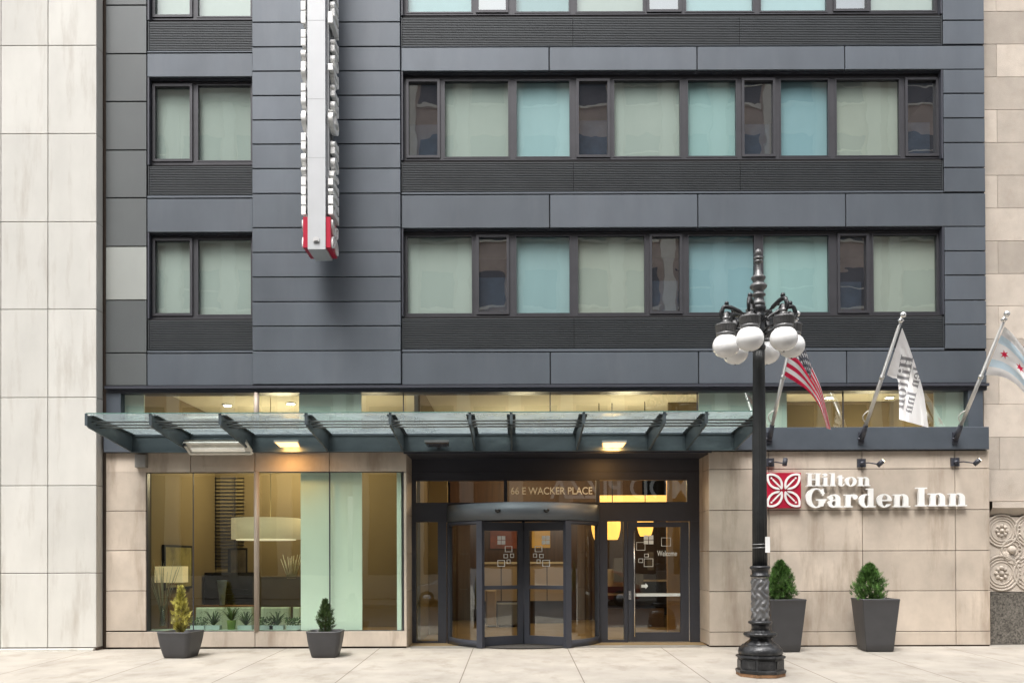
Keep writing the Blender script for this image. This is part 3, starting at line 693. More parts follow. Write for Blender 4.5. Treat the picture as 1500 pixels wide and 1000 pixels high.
far_text('MOD PIZZA',806,1010,731,698).build('shop_lettering',mat('white_channel_letter',(.80,.80,.78),.5,emit=.1,emitcol=(.9,.9,.88)),ob)

# ================================================================== CANOPY
cy0,cy1=-.12,-1.98
cn=thing('glass_canopy','steel and pale glass canopy with tapered blade rafters above the entrance','canopy',(X(640),-.1,4.0))
bm_=MB(); zb0,zb1=Z(660.5,640,-.2),Z(636,640,-.2); bx0,bx1=X(193,-.2),X(1078,-.2)
bm_.box(bx0,bx1,-.2,-.104,zb0,zb1); bm_.box(bx0,bx1,-.26,-.2,zb0-.012,zb0+.004); bm_.box(bx0,bx1,-.22,-.2,zb1-.02,zb1+.006); bm_.build('beam',STEEL,cn)
zo=Z(604.5,640,cy1)-.02; zi=zb1+.0
inner=[193,277,368,480.6,590.5,695,749,844,949.7,1004.7,1075.6]
rp=MB(); RX=[]
for px in inner:
    x=X(px,-.2); RX.append(x); t=.014
    prof=[(-.2,zb0),(-.2,zi),(cy1,zo),(cy1,zo-.17),(cy1+.10,zo-.21)]
    b=MB(); b.add([(x-t,y,z) for y,z in prof]+[(x+t,y,z) for y,z in prof],[(0,1,2,3,4),(9,8,7,6,5),(0,5,6,1),(1,6,7,2),(2,7,8,3),(3,8,9,4),(4,9,5,0)])
    # top flange (two leaves) and end clip
    fl=[(-.21,zi+.002),(cy1+.12,zo+.002)]
    b.add([(x-.075,fl[0][0],fl[0][1]),(x+.075,fl[0][0],fl[0][1]),(x+.075,fl[1][0],fl[1][1]),(x-.075,fl[1][0],fl[1][1]),
           (x-.075,fl[0][0],fl[0][1]+.014),(x+.075,fl[0][0],fl[0][1]+.014),(x+.075,fl[1][0],fl[1][1]+.014),(x-.075,fl[1][0],fl[1][1]+.014)],
          [(0,1,2,3),(7,6,5,4),(0,4,5,1),(1,5,6,2),(2,6,7,3),(3,7,4,0)])
    b.box(x-.024,x+.024,cy1-.012,cy1-.001,zo-.18,zo+.03)
    b.box(x-.05,x+.05,-.212,-.201,zb0+.02,zi-.02)
    b.build('rafter',STEEL,cn)
for a,b_ in zip(RX[:-1],RX[1:]):
    gp=MB(); z_=lambda y:(zi+.022)+(zo-zi)*(y+.2)/(cy1+.2)
    x0,x1=a+.006,b_-.006
    gp.add([(x0,cy1-.03,z_(cy1-.03)),(x1,cy1-.03,z_(cy1-.03)),(x1,-.2,z_(-.2)),(x0,-.2,z_(-.2)),(x0,cy1-.03,z_(cy1-.03)+.016),(x1,cy1-.03,z_(cy1-.03)+.016)],[(0,3,2,1)])
    o=gp.build('canopy_pane',G_CAN,cn)
    e=MB(); e.box(x0,x1,cy1-.032,cy1-.018,z_(cy1)-.002,z_(cy1)+.014); e.build('pane_edge',mat('green_glass_edge',(.12,.22,.19),.2),o)
for k,(y,py) in enumerate(((-1.80,616.2),(-1.66,620.6),(-1.52,624.6))):
    z=Z(py,640,y); t=MB(); t.tube([(RX[0],y,z),(RX[-1],y,z)],.016,8); t.build('rod',mat('grey_rod',(.16,.17,.17),.4,.5),cn)

# flood lights on the canopy beam
WARM=(1,.52,.16)
def flood(px,py,w_,lit,label):
    y=-.5; c=P(px,py,y); t=thing('flood_light',label,'flood light',(c.x,-.26,c.z),'flood lights along the canopy beam')
    h=w_/2/(FPX/(17+y)); b=MB()
    b.add([(c.x-h,y-.05,c.z+.035),(c.x+h,y-.05,c.z+.035),(c.x+h*.86,-.262,c.z-.02),(c.x-h*.86,-.262,c.z-.02),(c.x-h,y-.05,c.z+.075),(c.x+h,y-.05,c.z+.075),(c.x+h*.7,-.262,c.z+.06),(c.x-h*.7,-.262,c.z+.06)],
          [(4,5,1,0),(7,6,5,4),(3,2,6,7),(0,3,7,4),(1,5,6,2)]); b.box(c.x-.03,c.x+.03,-.261,-.2,c.z-.02,c.z+.05)
    b.build('housing',mat('pale_grey_housing',(.42,.42,.40),.4,.2) if lit else mat('grey_housing',(.2,.2,.2),.4,.3),t)
    l=MB(); l.add([(c.x-h*.9,y-.04,c.z+.033),(c.x+h*.9,y-.04,c.z+.033),(c.x+h*.8,-.27,c.z-.022),(c.x-h*.8,-.27,c.z-.022)],[(0,3,2,1)])
    l.build('lens',mat('lit_amber_lens',(.9,.6,.3),.4,emit=1.4,emitcol=(1,.60,.25)) if lit else mat('dark_lens',(.05,.05,.06),.1),t)
    if lit:
        L_=bpy.data.lights.new('lamp','AREA'); L_.energy=6 if px<600 else 10; L_.size=.3; L_.color=WARM
        lo=bpy.data.objects.new('lamp',L_); col.objects.link(lo); lo.parent=t; lo.location=Vector((c.x,-.36,c.z-.06))-Vector(t['_o']); lo.rotation_euler=(R(28),0,0)
flood(420,650.5,36,True,'lit amber flood light over the big lobby window, left of the entrance')
flood(640,650.5,36,False,'unlit grey flood light over the left edge of the entrance')
flood(899.5,651,36,True,'lit amber flood light over the right half of the entrance')
# long tube fixture
c0,c1=P(269,656,-.6),P(361,656,-.6)
t=thing('tube_light_fixture','white open tube light fixture tilted below the canopy at the far left','light fixture',(c0.x+.5,-.3,c0.z))
b=MB(); za,zb_=Z(648.5,315,-.62),Z(664,315,-.44)
xa,xb=c0.x,c1.x
b.add([(xa,-.62,za),(xb,-.62,za),(xb+.06,-.44,zb_),(xa+.06,-.44,zb_),(xa,-.60,za+.06),(xb,-.60,za+.06),(xb+.06,-.38,zb_+.06),(xa+.06,-.38,zb_+.06)],[(4,5,6,7)])
def bar(mb,p,q,wd,m=0): mb.tube([p,q],wd,4,m,smooth=False)
for p,q in (((xa,-.62,za),(xb,-.62,za)),((xb,-.62,za),(xb+.06,-.44,zb_)),((xb+.06,-.44,zb_),(xa+.06,-.44,zb_)),((xa+.06,-.44,zb_),(xa,-.62,za))): bar(b,p,q,.028)
for x_ in (xa+.12,xb-.12): b.tube([(x_,-.5,zb_+.05),(x_,-.15,zb_+.1)],.012,6)
b.add([(xa+.02,-.60,za+.03),(xb+.02,-.60,za+.03),(xb+.06,-.45,zb_+.03),(xa+.06,-.45,zb_+.03)],[(0,3,2,1)])
b.build('frame',mat('white_housing',(.66,.64,.58),.45,.1),t)
b=MB(); b.tube([(xa+.12,-.56,(za+zb_)/2-.01),(xb-.06,-.56,(za+zb_)/2-.01)],.024,10); b.tube([(xa+.12,-.50,(za+zb_)/2-.04),(xb-.06,-.50,(za+zb_)/2-.04)],.024,10)
b.build('tube',mat('white_tube',(.85,.83,.76),.3,emit=.12,emitcol=(1,.93,.8)),t)
b=MB(); b.box(xa+.0,xa+.05,-.64,-.60,za-.06,za+.0); b.build('end_cap',FRAME,t)

# ================================================================== REVOLVING DOOR
cx,cyd,RR=X(765.5,.9),1.21,1.60
rd=thing('revolving_door','dark grey round revolving door with three glazed wings at the hotel entrance','revolving door',(cx,cyd,0))
dz0_,dz1_=Z(760.5,765,-.39),Z(735.5,765,-.39)
def arc(mb,r0,r1,z0,z1,a0,a1,n,m=0):    # angle from front, + to the right
    vs=[];fs=[]
    for i in range(n+1):
        a=a0+(a1-a0)*i/n; s_,c_=math.sin(a),math.cos(a)
        for r in (r0,r1):
            for z in (z0,z1): vs.append((cx+r*s_,cyd-r*c_,z))
    for i in range(n):
        o=i*4; fs += [(o+2,o+6,o+7,o+3),(o,o+1,o+5,o+4),(o+1,o+3,o+7,o+5),(o,o+4,o+6,o+2)]
    fs += [(0,2,3,1),(n*4,n*4+1,n*4+3,n*4+2)]
    mb.add(vs,fs,m,.5,True)
b=MB(); arc(b,RR-.10,RR,dz0_,dz1_,R(-78.5),R(78.5),40); b.build('ring_fascia',DRUM,rd)
b=MB(); arc(b,.02,RR-.002,dz1_-.03,dz1_+.01,R(-78.5),R(78.5),40); b.build('ring_roof',DKMET,rd)
b=MB(); arc(b,.02,RR-.105,dz0_+.10,dz0_+.13,R(-100),R(100),40); b.build('ring_ceiling',DKMET,rd)
b=MB(); arc(b,RR-.02,RR-.012,dz1_+.012,dz1_+.016,R(-78.5),R(78.5),30); b.build('rim',DKMET,rd)
A1=R(32.3)
for s_ in (-1,1):
    b=MB(); arc(b,RR-.07,RR-.01,.02,.15,*sorted((s_*A1,s_*R(78.5))),12); arc(b,RR-.07,RR-.01,dz0_-.001-.08,dz0_-.001,*sorted((s_*A1,s_*R(78.5))),12)
    pa=s_*(A1+R(.4)); px_,py_=cx+(RR-.04)*math.sin(pa),cyd-(RR-.04)*math.cos(pa)
    b.obox((px_,py_,dz0_/2),(.065*math.cos(pa),.065*math.sin(pa),0),(-.045*math.sin(pa),.045*math.cos(pa),0),(0,0,dz0_/2-.012))
    pa=s_*R(76); px_,py_=cx+(RR-.04)*math.sin(pa),cyd-(RR-.04)*math.cos(pa)
    b.obox((px_,py_,dz0_/2),(.04*math.cos(pa),.04*math.sin(pa),0),(-.045*math.sin(pa),.045*math.cos(pa),0),(0,0,dz0_/2-.012))
    w_=b.build('curved_frame',DKMET,rd)
    b=MB(); vs=[];fs=[];n=14
    for i in range(n+1):
        a=s_*(A1+R(2)+(R(75)-A1-R(2))*i/n); vs += [(cx+(RR-.04)*math.sin(a),cyd-(RR-.04)*math.cos(a),.15),(cx+(RR-.04)*math.sin(a),cyd-(RR-.04)*math.cos(a),dz0_-.08)]
    for i in range(n): fs.append((2*i,2*i+2,2*i+3,2*i+1))
    b.add(vs,fs,0,.5,True); b.build('curved_pane',G_CLR,w_)
WR=1.05; wz1=dz0_-.02; wy=.58
def wing(ang,lab=None):
    dx,dy=math.sin(ang),-math.cos(ang); nx_,ny_=math.cos(ang),math.sin(ang)
    def bar_(r0,r1,z0,z1,th=.024):
        b.obox((cx+dx*(r0+r1)/2,wy+dy*(r0+r1)/2,(z0+z1)/2),(dx*(r1-r0)/2,dy*(r1-r0)/2,0),(nx_*th,ny_*th,0),(0,0,(z1-z0)/2))
    b=MB()
    bar_(.02,.14,.03,wz1); bar_(WR-.07,WR,.03,wz1); bar_(.14,WR-.07,.03,.20); bar_(.14,WR-.07,2.29,wz1); bar_(.14,WR-.07,1.13,1.205)
    w_=b.build('door_wing',DKMET,rd)
    b=MB()
    for z0,z1_ in ((.20,1.13),(1.205,2.29)):
        b.add([(cx+dx*.14,wy+dy*.14,z0),(cx+dx*(WR-.07),wy+dy*(WR-.07),z0),(cx+dx*(WR-.07),wy+dy*(WR-.07),z1_),(cx+dx*.14,wy+dy*.14,z1_)],[(0,1,2,3)])
    b.build('wing_pane',G_CLR,w_)
    if abs(ang)<2:
        b=MB()
        def q(r0,r1,z0,z1_):
            b.add([(cx+dx*r0,wy+dy*r0-.008,z0),(cx+dx*r1,wy+dy*r1-.008,z0),(cx+dx*r1,wy+dy*r1-.008,z1_),(cx+dx*r0,wy+dy*r0-.008,z1_)],[(0,1,2,3)])
        def sq(r0,r1,z0,z1_,t=.012): q(r0,r1,z0,z0+t); q(r0,r1,z1_-t,z1_); q(r0,r0+t*1.4,z0+t,z1_-t); q(r1-t*1.4,r1,z0+t,z1_-t)
        for r0 in (.42,.515):
            for z0 in (2.02,2.11): q(r0,r0+.085,z0,z0+.08)
        sq(.26,.43,1.87,1.99); sq(.22,.31,1.76,1.84); sq(.36,.46,1.75,1.83); sq(.30,.39,1.64,1.72); sq(.43,.60,1.58,1.71)
        b.build('vinyl_graphics',DEC,w_)
wing(R(60)); wing(R(-60)); wing(R(180))
b=MB(); b.tube([(cx,wy,.02),(cx,wy,dz0_+.1)],.035,16); b.build('centre_shaft',DKMET,rd)
b=MB(); arc(b,.05,RR-.12,.012,.02,R(-95),R(95),30); b.build('floor_mat',mat('ribbed_mat',(.05,.045,.04),.8,0,.2,20),rd)
for px in (729.5,799.5):
    p_=P(px,748,-.0); a=math.asin((p_.x-cx)/RR); y_=cyd-RR*math.cos(a)
    b=MB(); b.lathe((p_.x,y_-.02,p_.z-.02),[(.001,.035),(.055,.033),(.055,.005),(.035,-.02),(.001,-.035)][::-1],16); b.build('sensor',mat('black_dome',(.01,.01,.01),.12),rd)

# ================================================================== BLADE SIGN
yb,yf=-.36,-.98
SX0,SX1=X(451,yf),X(477,yf); SZ0=Z(365,464,yf); SZ1=14.2
bs=thing('blade_sign','tall white vertical hotel sign with white letters and a red emblem box at its foot','sign',((SX0+SX1)/2,yb,SZ0))
b=MB(); b.box(SX0,SX1,yf,yb,SZ0,SZ1)
for py in (28.5,145,231): pass
b.build('sign_body',SIGNW,bs)
b=MB()
for py in (30,145,231,-80): z=Z(py,464,yf); b.box(SX0+.004,SX1-.004,yf-.0015,yf+.001,z-.004,z+.004)
b.build('panel_seam',mat('seam_grey',(.35,.36,.37),.6),bs)
b=MB(); c=P(463.5,351.5,yf); b.box(c.x-.055,c.x+.055,yf-.03,yf-.001,c.z-.035,c.z+.03); b.box(c.x-.03,c.x+.03,yf-.04,yf-.03,c.z-.02,c.z+.045); b.build('service_hatch',mat('hatch_grey',(.6,.6,.6),.4,.3),bs)
b=MB()
for z in (SZ0+1.2,SZ0+3.6,SZ0+6): b.box((SX0+SX1)/2-.06,(SX0+SX1)/2+.06,yb,.06,z-.06,z+.06)
b.build('wall_bracket',SIGNW,bs)
ez0,ez1=Z(362,450,yf),Z(317,450,yf)
for s_,xf in ((-1,SX0),(1,SX1)):
    o_=.045; x0=xf+s_*.004; x1=xf+s_*(o_+.045)
    b=MB(); b.box(x0,x1,yf+.02,yb+.0,ez0,ez1); eb=b.build('emblem_box',RED,bs)
    b=MB(); sz=(yb-yf)-.06; y0=yf+.05
    field_mesh(b,leaf_field,0,1,0,1,56,lambda u,v,d:(x1+s_*(.002+d), y0+u*sz if s_>0 else y0+(1-u)*sz, ez0+.02+v*(ez1-ez0-.04)),.03)
    b.build('emblem',WHITE,eb)
    ox=0
    for txt,ln in (('Hilton',1.52),('Garden',1.80),('Inn',.98)):
        kk=ln/text_width(txt); o2_=0
        for ch in txt:
            letter_mb(ch,o2_,0,1,lambda u,v,d:(xf+s_*(.045+d),(yb-.02-v*.56 if s_>0 else yf+.04+v*.56),ez1+.05+ox+u*kk),.085,24).build('letter',WHITE,bs)
            o2_+=advance(ch)
        ox+=ln+.12
    b=MB(); b.box(xf,xf+s_*.045,yf+.12,yf+.16,ez1+.1,SZ1-.2); b.box(xf,xf+s_*.045,yb-.16,yb-.12,ez1+.1,SZ1-.2); b.build('letter_rail',mat('rail_grey',(.3,.31,.32),.5,.3),bs)

# ================================================================== WALL SIGN
ye=-.10
lg=thing('emblem_sign','red square sign with a white four leaf emblem on the stone wall','sign',(X(1148),0,Z(744,1148)))
a,b0,c_,d=X(1124,ye),X(1172,ye),Z(743.5,1148,ye),Z(692,1148,ye)
a=b0-(d-c_)
b=MB(); b.box(a,b0,ye,-.001,c_,d); b.build('red_box',RED,lg)
b=MB(); s_=d-c_; field_mesh(b,leaf_field,0,1,0,1,96,lambda u,v,dd:(a+u*s_,ye-.001-dd,c_+v*s_),.02); b.build('leaf_emblem',WHITE,lg)
ws=thing('lettering_sign','large white raised serif lettering reading Hilton Garden Inn on the stone wall','sign',(X(1295),0,Z(744,1295)))
yl_=-.11
def wall_text(txt,px0,px1,pyb,pyt):
    x0,x1=X(px0,yl_),X(px1,yl_); z0,z1_=Z(pyb,(px0+px1)/2,yl_),Z(pyt,(px0+px1)/2,yl_); h=z1_-z0; k=(x1-x0)/(text_width(txt)*h); ox=0
    for ch in txt:
        if ch!=' ': letter_mb(ch,ox,0,h,lambda u,v,d:(x0+u*k,yl_+.06-d,z0+v),.06,48).build('letter',WHITE,ws)
        ox+=advance(ch)*h
wall_text('Hilton',1180,1274,711.5,692.5)
wall_text('Garden',1179,1332,742.5,715)
wall_text('Inn',1340,1415,741,713.5)
# spot lights on arms
for i,(px,py,lab) in enumerate(((1127,677,'small black arm spotlight above the red emblem, closest to the street lamp'),(1261,678,'small black arm spotlight above the middle of the white lettering'),(1398,676.5,'small black arm spotlight above the right end of the white lettering'))):
    c=P(px,py); t=thing('arm_spotlight',lab,'spotlight',(c.x,0,c.z),'arm spotlights over the wall sign')
    b=MB(); b.box(c.x-.08,c.x+.08,-.045,-.001,c.z-.08,c.z+.08); b.tube([(c.x,-.045,c.z-.01),(c.x,-.09,c.z-.01)],.04,12); b.build('back_plate',DKMET,t)
    e=Vector((c.x+.14,-.52,c.z-.08)); b=MB(); b.tube([(c.x,-.09,c.z-.01),(c.x+.05,-.25,c.z-.02),e],.012,8); b.build('arm',DKMET,t)
    dr=Vector((.07,-.05,.075)).normalized() if i else Vector((.02,0.02,.12)).normalized()
    b=MB(); b.tube([e-dr*.04,e+dr*.10],.045,14); b.build('lamp_head',DKMET,t)
    b=MB(); b.tube([e+dr*.101,e+dr*.106],.036,14); b.build('lens',mat('lit_cream_lens',(.9,.8,.55),.4,emit=3,emitcol=(1,.86,.6)) if i else mat('dark_lens',(.05,.05,.06),.1),t)

# ================================================================== FLAGS
def flagpole(pb_,pt_,lab):
    yt=-1.95; base=P(pb_[0],pb_[1],-.14); tip=P(pt_[0],pt_[1],yt)
    t=thing('flagpole',lab,'flagpole',tuple(base),'tilted flagpoles on the hotel ledge')
    d=(tip-base).normalized(); L_=(tip-base).length
    b=MB(); b.box(base.x-.05,base.x+.05,-.135,-.101,base.z-.11,base.z+.11); b.tube([base+Vector((0,.0,-.02)),base+d*.30],[.055,.045],14); b.tube([base+Vector((-.03,-.02,-.02)),base+Vector((-.075,-.03,-.02))],.02,8); b.build('bracket',DKMET,t)
    b=MB(); b.tube([base+d*.28,base+d*L_*.52,base+d*(L_*.52+.002),base+d*(L_-.12)],[.036,.036,.024,.022],14); b.tube([base+d*(L_*.52-.03),base+d*(L_*.52+.03)],.043,14); b.build('pole',ALU,t)
    b=MB(); b.lathe(tuple(base+d*(L_-.13)),[(.012,-.03),(.03,-.01),(.055,.01),(.05,.03),(.02,.05),(.016,.08)],16); b.ball(tuple(base+d*(L_-.0)),.052); b.build('finial',BRASSW,t)
    q=base+d*.36; b=MB()
    side=d.cross(Vector((0,1,0))).normalized()
    pts=[q+side*(.05+.06*math.sin(math.pi*k/10))+d*(.02+.24*k/10) for k in range(11)]
    b.tube([q+side*.03+d*.02]+pts+[q+side*.03+d*.26],.010,6); b.tube([q+d*.3+side*.04,base+d*(L_-.2)+side*.03],.004,5); b.build('halyard',mat('white_rope',(.7,.7,.66),.8),t)
    return base,d,L_
flagpole((1127,641),(1168,459.5),'tilted silver flagpole of the striped flag beside the street lamp')
flagpole((1262,641),(1323,461),'tilted silver flagpole of the white lettered flag, middle of three')
flagpole((1400,641),(1475,459.5),'tilted silver flagpole of the blue and white flag at the right edge')
CAVM={}
def cloth_mat(name):
    m=bpy.data.materials.new(name);m.use_nodes=True;N=m.node_tree.nodes;b=N['Principled BSDF'];a=N.new('ShaderNodeAttribute');a.attribute_name='Col'
    m.node_tree.links.new(a.outputs['Color'],b.inputs['Base Color']);b.inputs['Roughness'].default_value=.75
    tl=N.new('ShaderNodeBsdfTranslucent');m.node_tree.links.new(a.outputs['Color'],tl.inputs[0]);mx=N.new('ShaderNodeMixShader');mx.inputs[0].default_value=.3
    o=N['Material Output'];m.node_tree.links.new(b.outputs[0],mx.inputs[1]);m.node_tree.links.new(tl.outputs[0],mx.inputs[2]);m.node_tree.links.new(mx.outputs[0],o.inputs[0]);return m
def interp(pts,t):
    n=len(pts)-1; t=min(max(t,0),1)*n; i=min(int(t),n-1); f=t-i
    def g(k): return np.array(pts[max(0,min(n,k))],float)
    p0,p1,p2,p3=g(i-1),g(i),g(i+1),g(i+2)
    return .5*((2*p1)+(p2-p0)*f+(2*p0-5*p1+4*p2-p3)*f*f+(3*p1-p0-3*p2+p3)*f**3)
def flag(label,edgeA,edgeB,paint,folds,nu=150,nv=110,group='flags hanging from the tilted poles'):
    """edgeA/edgeB: lists of (px,py,y) running hoist->fly; a ruled cloth between them"""
    vs=[];cols=[]
    for i in range(nu+1):
        u=i/nu; a=interp(edgeA,u); b_=interp(edgeB,u)
        for j in range(nv+1):
            v=j/nv; p=a*(1-v)+b_*v; y=p[2]+folds(u,v)*min(1,u*5)
            w3=P(p[0],p[1],y); vs.append(tuple(w3)); cols.append(paint(u,v,p[0],p[1]))
    fs=[(i*(nv+1)+j,(i+1)*(nv+1)+j,(i+1)*(nv+1)+j+1,i*(nv+1)+j+1) for i in range(nu) for j in range(nv)]
    o0=vs[0]; me=bpy.data.meshes.new('flag'); me.from_pydata([(x-o0[0],y-o0[1],z-o0[2]) for x,y,z in vs],[],fs)
    ca=me.color_attributes.new('Col','FLOAT_COLOR','POINT'); ca.data.foreach_set('color',[q for c_ in cols for q in (*c_,1)])
    me.polygons.foreach_set('use_smooth',[True]*len(fs)); me.materials.append(cloth_mat('printed_cloth'))
    o=bpy.data.objects.new('flag',me); col.objects.link(o); o.location=o0; tag(o,label,'flag',group)
WH=(.93,.93,.93); RD=(.72,.02,.08); NV=(.12,.13,.16); BL=(.64,.80,.91); GY=(.27,.27,.28)
def star(x,y,r,n=5,ph=0,inner=.42):
    a=math.atan2(x,y)+ph; rr=math.hypot(x,y); k=math.pi/n; a=a%(2*k)
    if a>k: a=2*k-a
    # edge between (r,0) and (r*inner,k)
    x1,y1=r,0; x2,y2=r*inner*math.cos(k),r*inner*math.sin(k); px_,py_=rr*math.cos(a),rr*math.sin(a)
    return (x2-x1)*(py_-y1)-(y2-y1)*(px_-x1)>0
def paint_us(u,v,px,py):       # v 0 = bottom stripe edge, 1 = canton side
    if v>.52 and u<.42:
        fu=u/.42*6; fv=(v-.52)/.48*5
        k=(math.floor(fv)%2)*.5
        if star(((fu+k)%1-.5)*.9,(fv%1)-.5,.42): return WH
        return NV
    return RD if int(v*9.5)%2==0 else WH
flag('red and white striped flag with a starred canton hanging beside the street lamp',
     [(1147.5,549,-1.12),(1166,560,-1.25),(1184,573,-1.4),(1199,593,-1.5),(1207,612,-1.55),(1211,627,-1.58)],
     [(1160,487,-1.72),(1175,500,-1.70),(1188,534,-1.66),(1202,566,-1.62),(1210,598,-1.6),(1217,629,-1.6)],
     paint_us,lambda u,v:.07*math.sin(v*9+u*4)*math.sin(u*3+.4)+.03*math.sin(v*21+u*3))
def glyph_on(txt,x,y):        # x along, y up, unit letter height
    ox=0
    for ch in txt:
        if ch!=' ':
            if -.05<x-ox<GL[ch][1]+.05 and -.1<y<1.1 and float(GL[ch][0](np.float64(x-ox),np.float64(y)))>0: return True
        ox+=advance(ch)
    return False
def paint_h(u,v,px,py):
    # mirrored writing: runs down the cloth, upright side to the left
    for txt,ox_,oy_,ex,ey,k in (('Hilton',1338,523,1323,600,4.02),('Garden Inn',1361,500,1335,606,5.86)):
        d=np.array([ex-ox_,ey-oy_]); L_=np.hypot(*d); d=d/L_; n=np.array([-d[1],d[0]])   # n points left-down
        q=np.array([px-ox_,py-oy_]); h=L_/text_width(txt); xx=q@d/h; yy=(q@n)/h
        yy=yy if n[0]<0 else -yy
        if glyph_on(txt,xx,yy*1.05): return GY
    return WH
flag('white flag with grey mirrored serif lettering on the middle pole',
     [(1299,549,-1.12),(1307,553,-1.22),(1315,557,-1.38),(1317,585,-1.55),(1317,614,-1.66)],
     [(1321.5,480,-1.84),(1332,508,-1.80),(1343,541,-1.74),(1353,576,-1.70),(1360,626,-1.68)],
     paint_h,lambda u,v:.05*math.sin(v*8+u*2)*(.3+u)+.02*math.sin(v*17),190,150)
def paint_c(u,v,px,py):
    if .18<v<.33 or .67<v<.82: return BL
    for k in range(4):
        if star((v-.5)*1.0/1.0*1.0,(u-(.16+k*.22))*1.6,.09,6,inner=.5): return RD
    return WH
flag('white flag with pale blue bands and red stars at the right edge of the photo',
     [(1443.5,549,-1.12),(1465,551,-1.22),(1485,560,-1.38),(1505,582,-1.5),(1522,612,-1.6),(1532,640,-1.65)],
     [(1471,478,-1.84),(1486,492,-1.8),(1508,522,-1.8),(1528,560,-1.75),(1542,600,-1.7),(1548,640,-1.6)],
     paint_c,lambda u,v:.06*math.sin(v*7+u*5)*(.3+u)+.02*math.sin(v*15))

# ================================================================== STREET LAMP
yl0=-3.6; ks=FPX/(17+yl0); lx=X(1113,yl0,800); gz=G(yl0)
lamp=thing('street_lamp','ornate black cast iron street lamp with six white globes on the sidewalk','street lamp',(lx,yl0,gz))
zl=lambda py: Z(py,1113,yl0)
def pr(lst): return [(r/ks,zl(py)-gz) for r,py in lst]
b=MB()
b.lathe((lx,yl0,gz),[(.37,0.0),(.37,.045)],8,ph=R(22.5),smooth=False); b.build('foot_plate',mat('rusty_foot',(.22,.12,.06),.9,0,.4,12),lamp)
b=MB(); b.lathe((lx,yl0,gz),[(.375,.05),(.385,.09),(.35,.11),(.345,.26),(.375,.285),(.37,.31),(.31,.33)],8,ph=R(22.5),smooth=False)
for k in range(8):
    a=R(22.5)+2*math.pi*k/8+math.pi/8; c=Vector((lx+.325*math.cos(a),yl0+.325*math.sin(a),gz+.185)); tv=Vector((-math.sin(a),math.cos(a),0)); nv=Vector((math.cos(a),math.sin(a),0))
    b.obox(c,tv*.10,nv*.008,(0,0,.058))
b.build('octagonal_base',CAST,lamp)
bump=lambda n,amp:(lambda a,z:1+amp*abs(math.sin(n*a/2)))
b=MB(); b.lathe((lx,yl0,gz),pr([(29,959),(31,955),(30,949),(27,946),(25,943)]),40,mod=bump(8,.04))
b.lathe((lx,yl0,gz),pr([(24,945),(19,940),(14,936),(13,932),(14.5,930)]),40,mod=bump(8,.10))
b.lathe((lx,yl0,gz),pr([(14,934),(19,932),(22,929.5),(22.5,927),(20,925),(14,926),(13,922)]),48,mod=bump(16,.09))
b.lathe((lx,yl0,gz),pr([(12.5,925),(12,916),(13,912)]),32,mod=bump(8,.06))
b.lathe((lx,yl0,gz),pr([(13,914),(16,912.5),(17,910.5),(15,908.5),(13,908)]),40,mod=bump(12,.05))
b.build('lower_shaft',CAST,lamp)
b=MB()
def scroll(a,z): return 1+.09*math.sin(4*a+2.6*math.sin(z*15))*math.cos(z*31+1.5*math.sin(4*a))+.05*math.sin(8*a+3*math.cos(z*24))
b.lathe((lx,yl0,gz),pr([(12.6,909-1.4*i) for i in range(46)]),72,mod=scroll); b.build('ornate_sleeve',CASTL,lamp)
b=MB(); b.lathe((lx,yl0,gz),pr([(12.8,845),(14,843.5),(14,841.5),(12,840.5),(12,835),(13.5,833),(15,831),(14.5,829),(11,828)]),40); b.build('collar',CAST,lamp)
flute=lambda a,z:1-.055*(.5+.5*math.cos(18*a))**2
b=MB(); b.lathe((lx,yl0,gz),pr([(10.9,828),(10.6,740),(10.0,650),(9.0,570),(8.6,530),(8.5,511)]),108,mod=flute,smooth=True); b.build('fluted_shaft',IRON,lamp)
b=MB(); b.lathe((lx,yl0,gz),pr([(8.6,512),(9.8,510),(9.6,507),(8.0,505),(7.5,495),(8.2,486),(8.8,478),(7.8,470),(9.5,465),(10.5,462),(7,460),(9.5,456),(10.5,452),(10,449.5),(8,447)]),36,mod=bump(6,.05)); b.build('hub',CAST,lamp)
b=MB(); b.lathe((lx,yl0,gz),pr([(7.5,448),(9.8,446),(9.4,443),(6.8,441),(6.4,437),(7.4,434.5),(10.4,433),(10.2,431),(6.8,429.6),(6.6,426.5),(8.2,425),(12.2,421),(12.6,419),(10.4,416.3),(7.0,415),(6.8,413.5),(8.8,410),(10.6,407.2),(10,405.6),(7.0,404.4),(7.4,403),(5.0,401),(3.9,395),(3.4,387),(3.6,385.4),(6.2,384.4),(6.6,382.6),(4.6,381.6),(5.4,380.4),(7.3,379.2),(7.2,377.6),(3.6,376.8),(2.8,375.6),(4.6,373),(5.3,370),(4.2,367),(.6,364.3)]),32); b.build('finial',CASTL,lamp)
gzc=CAM.z+(820-494)/FPX*(17+yl0-.43)-.03
arm0=None
